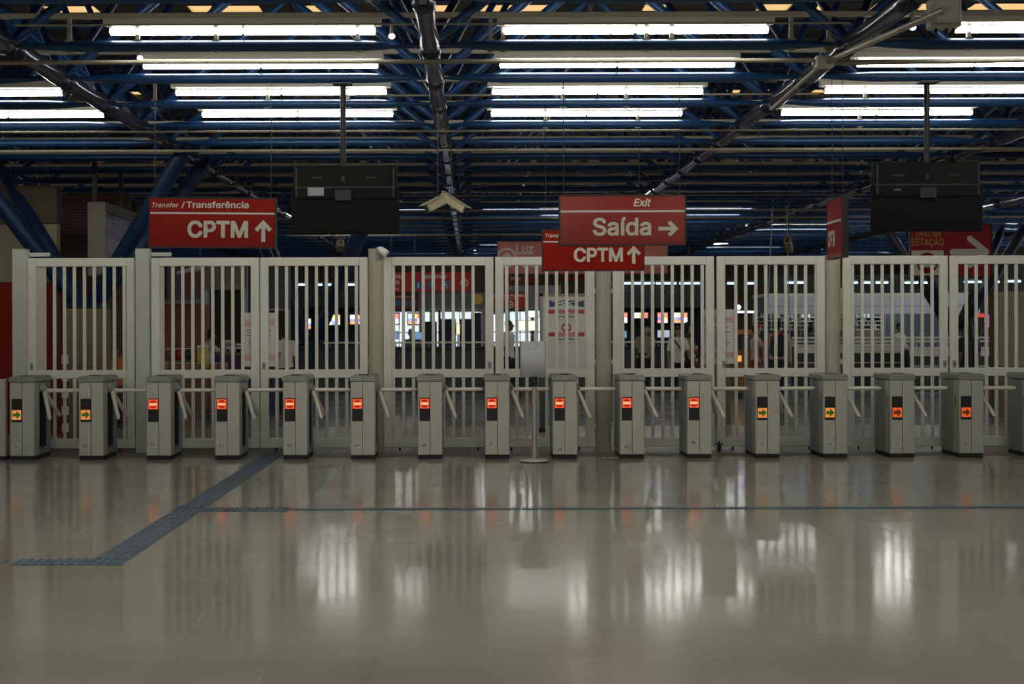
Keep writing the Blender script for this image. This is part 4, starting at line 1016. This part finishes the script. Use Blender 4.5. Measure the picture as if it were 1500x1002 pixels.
# row of bluish tubes along the kiosk tops
for i, (px, w_, py) in enumerate(((441, .2, 417), (468, .13, 417), (487, .3, 417), (511, .28, 417), (912, .5, 415), (944, .5, 415), (976, .5, 415), (1010, .5, 415), (1072, .22, 415), (1100, .2, 415), (1165, .4, 414), (1246, .35, 414), (1271, .2, 414), (1292, .3, 414), (1335, .33, 414), (1355, .2, 414), (1425, .42, 413), (1455, .3, 413), (1485, .35, 412))):
    p = P(px, py, 35.17); t = thing('strip_light', 'bluish strip light along the kiosk fronts, %s' % ('%dth from the row start behind the gates' % (i + 1)).replace('1th', '1st').replace('2th', '2nd').replace('3th', '3rd').replace('11st', '11th').replace('12nd', '12th').replace('13rd', '13th'), 'light', p, 0, 'strip lights of the kiosks')
    MB().cyl((-w_ / 2, 0, 0), (w_ / 2, 0, 0), .022, 8).build('tube', glow('strip_blue', (.45, .72, 1), 3.0), t); MB().box((-w_ / 2, -.01, .02), (w_ / 2, .05, .06)).build('batten', M_grey, t); MB().cyl((0, .03, .06), (0, .03, 4.43 - p.z), .006, 5).build('hanger', M_black, t)
# grey wall panel under restroom sign, navy booths before the windows
fascia('wall_board', 'grey hanging board under the restroom sign', 'board', 613, 712, 428, 455, 36, M_greypanel, .1)
fascia('wall_board', 'grey hanging board behind the lost property sign', 'board', 742, 822, 418, 453, 36.4, M_greypanel, .1)
for x0, x1, y0, lab in ((622, 640, 471, 'black'), (642, 668, 467, 'navy blue, left of the lit yellow notice'), (674, 690, 467, 'navy blue, right of the lit yellow notice'), (690, 705, 458, 'narrow dark blue')):
    Yq = 41; A, B = PX(x0, Yq), PX(x1, Yq); t = thing('booth_panel', '%s booth panel standing before the bright windows' % lab, 'booth', (A, Yq, 0)); z = P(x0, y0, Yq).z
    MB().bbox((0, 0, .05), (B - A, .06, z), .01).build('panel', M_black if lab == 'black' else M_navy, t)
    for x in (.05, B - A - .1): MB().box((x, -.15, 0), (x + .05, .2, .05)).build('foot', M_black, t)
for px, py, w_, h_, col, lab in ((671, 482, .12, .33, (1, .9, .55), 'lit yellow notice between the navy booth panels'), (773, 477, .55, .30, (.95, .98, .8), 'lit cream notice beside the man at the map board'), (780, 460, .42, .22, (.9, .97, 1), 'bright white lit panel above the lit cream notice')):
    t = thing('lit_notice', lab, 'light box', P(px, py, {671: 40.5, 773: 40.2, 780: 41.6}[px])); MB().bbox((-w_ / 2, 0, -h_ / 2), (w_ / 2, .05, h_ / 2), .006).build('case', M_grey, t); MB().box((-w_ / 2 + .015, -.004, -h_ / 2 + .015), (w_ / 2 - .015, -.001, h_ / 2 - .015)).build('face', glow('lit_' + str(px), col, 1.1), t)
    MB().cyl((0, .025, -h_ / 2), (0, .025, .0 - t.location.z), .02, 8).build('post', M_black, t)
for px, py, lab in ((574, 491, 'small blue monitor on the service counter'), (612, 492, 'small monitor with pale picture beside the seated clerk'), (909, 490, 'small dim monitor on the right counter'), (972, 489, 'pale round-topped monitor on the right counter')):
    p = P(px, py, 34.9); t = thing('monitor', lab, 'monitor', (p.x, 34.9, zc - .1)); zz = p.z - zc + .1
    MB().bbox((-.16, 0, zz - .1), (.16, .05, zz + .1), .008).build('casing', M_black, t); MB().box((-.145, -.004, zz - .085), (.145, -.001, zz + .085)).build('display', glow('mon_' + str(px), (.25, .45, .8) if px != 972 else (.7, .75, .9), .6), t)
    MB().cyl((0, .03, 0), (0, .03, zz - .1), .02, 8).build('stand', M_black, t); MB().box((-.08, -.03, 0), (.08, .1, .015)).build('foot', M_black, t)

# right shop with bottle shelves
Yr = 38.0; A = PX(1124, Yr)
t = thing('shop_front', 'open shop with pale grey fascia and shelves behind the right gates', 'shop', (A, Yr, 0)); W = PX(1436, Yr) - A
zf0, zf1 = P(1200, 460, Yr).z, P(1200, 434, Yr).z; zd = P(1200, 402, Yr).z
MB().bbox((0, 0, zf0), (W, .12, zf1), .008).build('fascia', M_fascia, t); MB().box((0, .05, zf1), (W, .2, zd)).build('upper_board', M_kiosk, t)
MB().box((0, 1.8, 0), (W, 1.9, zf1)).build('back_wall', mat('shop_back', (.09, .11, .13), .6), t); MB().box((0, 0, zf1), (W, 1.9, zf1 + .08)).build('ceiling_panel', M_whitect, t)
MB().box((0, .01, zf0 + .2), (W, -.004, zf0 + .215)).build('fascia_joint', M_greypanel, t)
zs = [P(1250, p, Yr + 1.5).z for p in (482, 476, 470, 464.5)]
for z in zs: MB().box((.05, 1.35, z - .015), (W * .62, 1.8, z)).build('shelf', M_whitect, t)
for u in (.05, .21, .35, .48, .62): MB().box((W * u - .02, 1.34, zs[0] - .6), (W * u + .02, 1.8, zs[-1] + .15)).build('upright', M_greypanel, t)
for u in (.3, .6): MB().box((W * u - .6, 1.0, zf1 - .05), (W * u + .6, 1.06, zf1 - .01)).build('shop_fill_glow', glow('shop_fill_glow', (.85, .93, 1), 18), t)  # glowing bars added out of view to brighten the shelves
MB().bbox((W * .42, 1.0, zs[0] - .50), (W * .58, 1.05, zs[0] - .02), .01).build('cream_panel', M_beige, t)
Mb = [mat('bottle_%d' % i, c, .15) for i, c in enumerate(((.75, .8, .8), (.2, .3, .22), (.75, .78, .7), (.15, .10, .07), (.5, .62, .7)))]
bm_ = [MB().tube((0, 0, 0), (0, 0, .11), [(0, .026), (.55, .028), (.72, .012), (1, .011)], 8).mesh('bottle', m) for m in Mb]
cp_ = MB().cyl((0, 0, .11), (0, 0, .125), .013, 6).mesh('cap', M_white)
for r_ in range(4):
    for i in range(34):
        x = A + .12 + i * (W * .60 - .15) / 34 + random.uniform(-.02, .02)
        if random.random() < .15: continue
        q_ = random.choice((0, 0, 0, 1, 2, 2, 3, 4)); o = link('bottle', bm_[q_], None, (x, Yr + 1.45 + random.uniform(-.04, .04), zs[r_]))
        tag(o, '%s bottle on the %s shelf of the lit shop' % (('clear', 'dark green', 'cream', 'brown', 'pale blue')[q_], ('lowest', 'second', 'third', 'top')[r_]), 'bottle', 'bottles on the shop shelves')
t = thing('lit_sign', 'small glowing pinkish sign at the shop fascia by the third pillar', 'sign', P(1241, 446, 37.6)); MB().bbox((-.13, 0, -.2), (.13, .06, .2), .01).build('case', M_grey, t); MB().box((-.12, -.004, -.19), (.12, -.001, .19)).build('face', glow('pink_lit', (1, .85, .88), 1.0), t)
MB().box((-.02, .06, -.03), (.02, .4, .03)).build('bracket', M_grey, t)
for i, (px, py, w_, h_, col, lab) in enumerate(((1437, 462, .28, .12, (1, .08, .08), 'red glowing shop display'), (1447, 470, .2, .35, (.9, .2, .5), 'pink and blue glowing shop display'), (1403, 461, .1, .12, (1, .1, .1), 'small red lamp beside the dark column'))):
    t = thing('display_light', '%s behind the last gate' % lab, 'light box', P(px, py, 37.0 + .3 * i)); MB().bbox((-w_ / 2, 0, -h_ / 2), (w_ / 2, .05, h_ / 2), .006).build('case', M_black, t); MB().box((-w_ / 2 + .01, -.004, -h_ / 2 + .01), (w_ / 2 - .01, -.001, h_ / 2 - .01)).build('face', glow('disp_%d' % i, col, .5), t)
    MB().cyl((0, .03, -h_ / 2), (0, .03, -t.location.z), .02, 8).build('post', M_black, t)
# white counters
def wcounter(label, x0, x1, ytop, Y, front=M_counter):
    A, B = PX(x0, Y), PX(x1, Y); z = P(x0, ytop, Y).z; t = thing('display_counter', label, 'counter', (A, Y, 0)); W = B - A
    MB().bbox((0, 0, z - .05), (W, .7, z), .01).build('worktop', M_whitect, t); MB().bbox((0, .02, z - .2), (W, .06, z - .055), .006).build('upper_front', M_whitect, t)
    n = max(2, int(W / .9))
    for i in range(n):
        MB().bbox((W * i / n + .02, .05, .12), (W * (i + 1) / n - .02, .09, z - .21), .006).build('front_panel', front, t)
    MB().cyl((0, 0, z - .42), (W, 0, z - .42), .015, 6).build('trolley_rail', M_arm, t)
    MB().box((.03, .09, .1), (W - .03, .66, z - .06)).build('body', M_kiosk, t)
    for i in range(n + 1): MB().box((W * i / n - .02 * (i > 0), .0, 0), (W * i / n + .02, .05, z - .2)).build('leg', M_grey, t)
    return t
wcounter('long white display counter in front of the bottle shop', 1166, 1330, 505, 33.0)
wcounter('white display counter right of the waving man', 1333, 1465, 509, 32.0)
t = thing('queue_rail', 'double white hand rail running before the shop shelves', 'rail', (PX(1160, 35), 35, 0)); W = PX(1462, 35) - PX(1160, 35); zz = P(1250, 495, 35).z
for q in (0, -.09): MB().cyl((0, 0, zz + q), (W, 0, zz + q), .022, 8).build('rail', M_whitect, t)
for i in range(6): MB().cyl((W * i / 5, 0, 0), (W * i / 5, 0, zz), .025, 8).build('post', M_grey, t)
t = thing('hoarding', 'blank cream hoarding at the right frame edge behind the gate', 'hoarding', (PX(1455, 24.5), 24.5, 0))
MB().bbox((0, 0, P(1455, 536, 24.5).z), (2.2, .1, P(1455, 427, 24.5).z), .008).build('panel', mat('cream_board', (.33, .29, .17), .6), t); MB().box((0, .02, 0), (2.2, .1, P(1455, 536, 24.5).z)).build('base', M_wood, t); MB().box((-.03, -.01, 0), (0, .11, P(1455, 425, 24.5).z)).build('edge_post', M_conc, t)
# hot-food cart
Yh = 31.5
t = thing('food_cart', 'food cart with orange lit canopy behind the fourth notice gate', 'food cart', (PX(1078, Yh), Yh, 0)); W = PX(1112, Yh) - PX(1078, Yh)
t['label'] = 'orange-lit food cart with grey cabinet and amber base by the red-capped man'
zz = P(1080, 513, Yh).z
MB().bbox((0, 0, .1), (W, .6, zz), .01).build('base', mat('amber_wood', (.30, .15, .02), .5, noise=.3), t); MB().bbox((W * .42, .1, zz), (W, .5, P(1080, 490, Yh).z), .01).build('cabinet', M_greypanel, t)
MB().bbox((-.02, .0, P(1080, 490, Yh).z), (W * .75, .6, P(1080, 483, Yh).z), .006).build('orange_shelf', mat('orange_shelf', (.75, .22, .06), .5), t)
for x in (0, W - .03): MB().box((x, .56, zz), (x + .03, .6, P(1080, 455, Yh).z)).build('post', M_grey, t)
MB().bbox((0, .1, P(1080, 458, Yh).z), (W * .8, .5, P(1080, 455, Yh).z), .004).build('canopy', M_grey, t)
MB().cyl((0, .08, P(1080, 457, Yh).z), (W * .8, .08, P(1080, 457, Yh).z), .018, 8).build('canopy_tube', glow('cart_tube', (.7, .65, 1), 5), t); MB().ball((W * .15, .1, P(1080, 450, Yh).z), .05, 10, 8).build('globe_lamp', glow('cart_globe', (.9, .85, 1), 4), t)
MB().box((.03, -.004, zz - .25), (.12, -.001, zz - .12)).build('flame_window', glow('flame', (1, .35, .08), 1.2), t)
for x in (.08, W - .08): MB().tube((x, .05, .06), (x, .1, .06), [(0, .06), (1, .06)], 12).build('wheel', M_black, t)
b_ = thing('cardboard_box', 'brown cardboard box at the gate foot below the second notice', 'box', (PX(1030, 19.2), 19.2, 0)); hz = P(1030, 531, 19.2).z
MB().bbox((0, 0, 0), (PX(1078, 19.2) - PX(1030, 19.2), .4, hz), .008).build('carton', M_card, b_); MB().box((0, -.004, hz * .5), (.46, 0, hz * .5 + .05)).build('tape', M_wood, b_)
b_.location.y = 23; b_.location.x = PX(1030, 23)
t = thing('fabric_stand', 'stand of red and white checked fabric beside the two women', 'stand', (PX(1014, 30.5), 30.5, 0))
for i in range(7):
    for j in range(2): MB().bbox((.06 * j, .03 * j, .55 + .09 * i), (.06 * j + .07, .03 * j + .1, .63 + .09 * i), .02).build('fabric_roll', (mat('check_red', (.45, .04, .06), .7), M_paper, M_black)[(i + j) % 3], t)
MB().box((-.02, 0, 0), (.2, .16, .55)).build('base', M_black, t)
# trees outside the far windows
M_leaf = mat('tree_leaves', (.10, .17, .06), .8, noise=.5, nscale=2)
for i, (x, y, h) in enumerate(((-4.5, 70, 5.1), (-2.0, 72, 5.4), (.6, 70, 5.0), (3.2, 74, 5.5), (6.3, 70, 5.2))):
    t = thing('tree', 'green tree outside the far windows, %s' % ('behind the leftmost booth', 'second from the booths', 'in the middle of the window band', 'behind the lost property sign', 'at the right end of the windows')[i], 'tree', (x, y, 0))
    MB().cyl((0, 0, 0), (0, 0, h * .55), .15, 8, .08).build('trunk', M_wood, t)
    b = MB()
    for q in range(26):
        w = random.uniform(0, 6.28); rr = random.uniform(.2, 1.3); zz = h * .6 + random.uniform(-.5, 1.2); s = random.uniform(.3, .6)
        b.ball((rr * math.cos(w), rr * math.sin(w), zz), (s, s, s * .7), 6, 4)
    b.build('crown', M_leaf, t)

# ================================================================== PEOPLE
def capsule(b, p, q, r0, r1, n=10):
    p, q = Vector(p), Vector(q); d = q - p; L = max(d.length, 1e-5); prof = []
    for i in range(5): w = math.pi / 2 * i / 4; prof.append(((-r0 * math.cos(w)) / L, max(r0 * math.sin(w), .0005)))
    for i in range(5): w = math.pi / 2 * i / 4; prof.append((1 + r1 * math.sin(w) / L, max(r1 * math.cos(w), .0005)))
    b.tube(p, q, prof, n)
FUSE = []
def fuse(b, name, m, parent, vox):
    o = b.build(name, m, parent); md = o.modifiers.new('r', 'REMESH'); md.mode = 'VOXEL'; md.voxel_size = vox; md.use_smooth_shade = True
    s = o.modifiers.new('s', 'SMOOTH'); s.factor = .5; s.iterations = 3
    FUSE.append(o); return o
def person(label, px, Y, h, face, skin, shirt, trouser, hair, sleeve='short', lean=0, lean_side=0, larm=None, rarm=None, hairlen=0, stride=.06, female=False, cap=None, seated=False, shoe=(.03, .03, .03), head_turn=0, head_down=0, extra=None):
    """local frame: facing -Y, right hand at -X"""
    t = thing('person', label, 'person', (PX(px, Y), Y, 0), face); k = h / 1.75
    V = lambda x, y, z: Vector((x, y, z)) * k
    hipz = .92; base = V(0, 0, hipz)
    rot = Matrix.Rotation(lean, 3, 'X') @ Matrix.Rotation(lean_side, 3, 'Y')
    T_ = lambda x, y, z: base + rot @ (V(x, y, z - hipz))
    sw = .185 if female else .205
    neck, chest, waist = T_(0, 0, 1.47), T_(0, 0, 1.30), T_(0, 0, 1.08)
    hd = neck + rot @ (Matrix.Rotation(head_down, 3, 'X') @ V(0, -.025, .155)); HR = rot @ Matrix.Rotation(head_turn, 3, 'Z') @ Matrix.Rotation(head_down, 3, 'X')
    H_ = lambda x, y, z: hd + HR @ V(x, y, z)
    body = MB(); sh = MB(); tr = MB()
    # head
    capsule(body, H_(0, .015, .035), H_(0, -.01, -.02), .082 * k, .07 * k); capsule(body, H_(0, -.035, -.03), H_(0, -.04, -.085), .058 * k, .04 * k)
    capsule(body, H_(0, -.085, .012), H_(0, -.108, -.022), .010 * k, .016 * k)
    for s in (-1, 1):
        capsule(body, H_(s * .083, .01, .015), H_(s * .085, .01, -.03), .014 * k, .010 * k)
        capsule(body, H_(s * .05, -.06, .028), H_(s * .015, -.078, .03), .010 * k, .010 * k)
    capsule(body, H_(-.02, -.076, -.052), H_(.02, -.076, -.052), .011 * k, .011 * k)
    capsule(body, neck - rot @ V(0, 0, .03), H_(0, .01, -.06), .055 * k, .052 * k)
    # torso
    def torso(b, g):
        for s in (-1, 1):
            capsule(b, T_(s * .07, 0, 1.33), T_(s * .055, 0, 1.08), .115 * k * g, .095 * k * g); capsule(b, T_(s * .055, 0, 1.08), T_(s * .07, .0, .93), .095 * k * g, .11 * k * g)
            capsule(b, T_(s * .03, 0, 1.43), T_(s * sw, 0, 1.41), .06 * k * g, .058 * k * g)
            if female: capsule(b, T_(s * .075, -.09, 1.27), T_(s * .08, -.1, 1.24), .06 * k * g, .055 * k * g)
    torso(body, .95); torso(sh, 1.10)
    capsule(sh, T_(0, 0, 1.44), T_(0, -.005, 1.475), .07 * k, .062 * k)
    # arms
    for s, spec in ((-1, rarm), (1, larm)):
        S = T_(s * sw, 0, 1.41)
        if spec is None: E = S + rot @ V(s * .05, .03, -.29); Wr = E + V(s * .01, -.07, -.25)
        else: E = S + V(*spec[0]); Wr = E + V(*spec[1])
        capsule(body, S, E, .048 * k, .038 * k); capsule(body, E, Wr, .038 * k, .026 * k)
        d = (Wr - E).normalized(); side = d.cross(Vector((0, -1, .3))).normalized(); nrm = side.cross(d).normalized()
        pc = Wr + d * .075 * k; capsule(body, Wr, pc, .026 * k, .03 * k)
        for q in (-1.5, -.5, .5, 1.5):
            L = (.075, .085, .08, .062)[int(q + 1.5)] * k; a = pc + side * q * .021 * k; m1 = a + d * L * .55 + nrm * .006; e = m1 + d * L * .4 + nrm * .02
            capsule(body, a, m1, .0095 * k, .009 * k, 6); capsule(body, m1, e, .009 * k, .008 * k, 6)
        th = Wr + d * .03 * k + side * (-.03 * k) ; capsule(body, th, th + d * .045 * k - side * .03 * k, .011 * k, .010 * k, 6); capsule(body, th + d * .045 * k - side * .03 * k, th + d * .075 * k - side * .03 * k, .010 * k, .008 * k, 6)
        if sleeve == 'short': capsule(sh, S, S.lerp(E, .72), .066 * k, .058 * k)
        elif sleeve == 'long': capsule(sh, S, E, .064 * k, .05 * k); capsule(sh, E, E.lerp(Wr, .95), .05 * k, .038 * k)
    # legs
    for s in (-1, 1):
        hp = V(s * .095, 0, .90)
        if seated: kn = V(s * .11, -.42, .86); an = V(s * .11, -.42, .45)
        else: kn = V(s * .10, -.02 - s * stride * .5, .50); an = V(s * .10, .02 - s * stride, .085)
        capsule(body, hp, kn, .085 * k, .055 * k); capsule(body, kn, an, .052 * k, .034 * k)
        capsule(body, an, an + V(0, -.10, -.045), .034 * k, .03 * k)
        capsule(tr, hp, kn, .105 * k, .072 * k); capsule(tr, kn, an + V(0, 0, .02), .072 * k, .056 * k)
        sb = MB(); f0 = an + V(0, .03, -.05); capsule(sb, f0, f0 + V(0, -.18, -.005), .045 * k, .035 * k); sb.build('shoe', mat('shoe_%.2f_%.2f' % shoe[:2], shoe, .6), t)
    for s in (-1, 1): capsule(tr, V(s * .06, 0, .99), V(s * .07, .01, .88), .105 * k, .115 * k)
    sk = mat('skin_%.2f' % skin[0], skin, .55)
    fuse(body, 'body', sk, t, .010); fuse(sh, 'shirt', mat('shirt_%.2f_%.2f_%.2f' % shirt, shirt, .8, noise=.12, nscale=9), t, .016); fuse(tr, 'trousers', mat('trousers_%.2f_%.2f_%.2f' % trouser, trouser, .8), t, .016)
    hb = MB(); capsule(hb, H_(0, .03, .05), H_(0, .02, .045), .091 * k, .088 * k)
    capsule(hb, H_(0, .045, .02), H_(0, .05, -.03), .075 * k, .06 * k)
    if hairlen: capsule(hb, H_(0, .06, .0), H_(0, .08, -hairlen), .075 * k, .06 * k)
    fuse(hb, 'hair', mat('hair_%.2f' % hair[0], hair, .6), t, .016)
    for s in (-1, 1):
        eb_ = MB(); eb_.ball(H_(s * .033, -.074, .012), (.012 * k, .008 * k, .008 * k), 6, 4); eb_.build('eye', M_black, t)
    if cap:
        cb = MB(); capsule(cb, H_(0, .01, .075), H_(0, .01, .07), .093 * k, .092 * k); fuse(cb, 'cap', mat('cap_%.2f' % cap[0], cap, .7), t, .016)
        br = MB(); br.tube(H_(0, -.09, .068), H_(0, -.09, .078), [(0, .07 * k), (1, .07 * k)], 14); br.build('cap_brim', mat('cap_%.2f' % cap[0], cap, .7), t)
    if extra: extra(t, k, T_, V)
    return t
SK1, SK2, SK3 = (.34, .19, .12), (.22, .11, .065), (.42, .25, .16)
BLK = (.012, .01, .009)
person('person in white T-shirt seen from behind, right of the first paper notice', 417, 26, 1.60, R(160), SK2, (.85, .85, .76), (.02, .022, .03), BLK)
def green_bag(t, k, T_, V):
    b = MB(); capsule(b, T_(.24, .0, 1.38), T_(.24, .02, 1.15), .075 * k, .07 * k); fuse(b, 'green_sleeve', mat('green_sleeve', (.02, .16, .10), .8), t, .016)
person('person in white and green shirt walking past the map board', 745, 32.5, 1.74, R(70), SK2, (.75, .76, .72), (.02, .022, .04), BLK, stride=.12, extra=green_bag)
person('stooping grey-haired person in olive shirt at the right counter', 942, 33.0, 1.62, R(150), SK2, (.30, .27, .18), (.015, .016, .02), (.25, .24, .22), lean=R(16), head_down=R(20))
def strap(t, k, T_, V):
    b = MB(); b.tube(T_(-.15, -.150, 1.42), T_(-.02, -.185, 1.24), [(0, .018), (1, .018)], 6); b.tube(T_(-.02, -.185, 1.24), T_(.15, -.15, 1.0), [(0, .018), (1, .018)], 6); b.build('bag_strap', M_black, t)
    b = MB(); b.bbox(T_(.14, -.2, .82), T_(.34, -.08, 1.04), .03); b.build('shoulder_bag', M_black, t)
person('person in white blouse with dark shoulder bag facing the gate', 993, 31.2, 1.58, R(12), SK3, (.9, .88, .8), (.014, .014, .018), BLK, hairlen=.10, female=True, extra=strap, larm=((.06, -.05, -.27), (-.05, -.2, -.12)))
person('person with long dark hair and bare arms beside the white-bloused person', 1007.5, 31.9, 1.68, R(100), SK3, (.05, .05, .06), (.016, .016, .022), BLK, 'none', hairlen=.22, female=True)
person('person in red cap and red apron at the food cart', 1107, 30.6, 1.62, R(72), SK3, (.6, .42, .40), (.30, .02, .02), BLK, cap=(.55, .02, .02), rarm=((-.02, -.2, -.18), (.02, -.24, .06)), larm=((.03, -.2, -.2), (0, -.22, -.02)),
       extra=lambda t, k, T_, V: MB().bbox(T_(-.15, -.17, .95), T_(.15, -.135, 1.36), .01).build('apron', mat('apron_red', (.45, .015, .015), .7), t))
def backpack(t, k, T_, V):
    b = MB(); capsule(b, T_(-.06, .17, 1.36), T_(-.06, .18, 1.08), .10 * k, .11 * k); capsule(b, T_(.06, .17, 1.36), T_(.06, .18, 1.08), .10 * k, .11 * k); fuse(b, 'backpack', mat('backpack_black', (.012, .012, .018), .6), t, .016)
    MB().box(T_(-.12, -.02, 1.44), T_(.12, .06, 1.49)).build('red_collar', mat('apron_red', (.45, .015, .015), .7), t)
person('person in pink shirt with black backpack seen from behind by the food cart', 1139, 29.6, 1.70, R(170), SK2, (.5, .34, .32), (.016, .016, .028), BLK, 'long', extra=backpack)
person('person in white shirt raising a hand to the head behind the white counter', 1318, 34.2, 1.66, R(50), SK2, (.88, .86, .78), (.03, .03, .04), BLK, rarm=((-.10, -.2, -.1), (.12, .02, .27)))
person('dark-haired person in black seen before the white counter at the right', 1419, 27.0, 1.62, R(200), SK2, (.014, .014, .016), (.014, .014, .016), BLK, hairlen=.16, female=True)
person('person in pale pink T-shirt reaching over the stall table', 300, 27.0, 1.56, R(110), SK2, (.62, .52, .5), (.02, .02, .035), BLK, larm=((.02, -.22, -.12), (0, -.25, .04)), rarm=((-.02, -.2, -.14), (0, -.25, .03)), lean=R(10))
person('dark-haired person in orange crouching by the stand behind the first gate', 168, 22.6, 1.30, R(20), SK2, (.42, .13, .03), (.03, .02, .03), BLK, hairlen=.05, female=True)
person('clerk in grey cap and shirt with neon stripe behind the service counter', 602, 35.6, 1.52, R(10), SK3, (.14, .15, .13), (.03, .03, .04), BLK, cap=(.20, .21, .20),
       extra=lambda t, k, T_, V: MB().box(T_(-.17, -.145, 1.20), T_(.17, -.12, 1.24)).build('neon_stripe', mat('neon', (.55, .6, .02), .6), t))
person('dark figure by the blue display in the shop behind the third pillar', 1188, 35.8, 1.62, R(160), SK2, (.05, .07, .11), (.02, .02, .03), BLK)
# bake the fused bodies
bpy.context.view_layer.update()
dgx = bpy.context.evaluated_depsgraph_get(); new = []
for o in FUSE:
    me = bpy.data.meshes.new_from_object(o.evaluated_get(dgx)); new.append((o, me))
for o, me in new:
    o.modifiers.clear(); me.materials.clear(); me.materials.append(o.data.materials[0]); o.data = me
    me.polygons.foreach_set('use_smooth', [True] * len(me.polygons)); me.update()
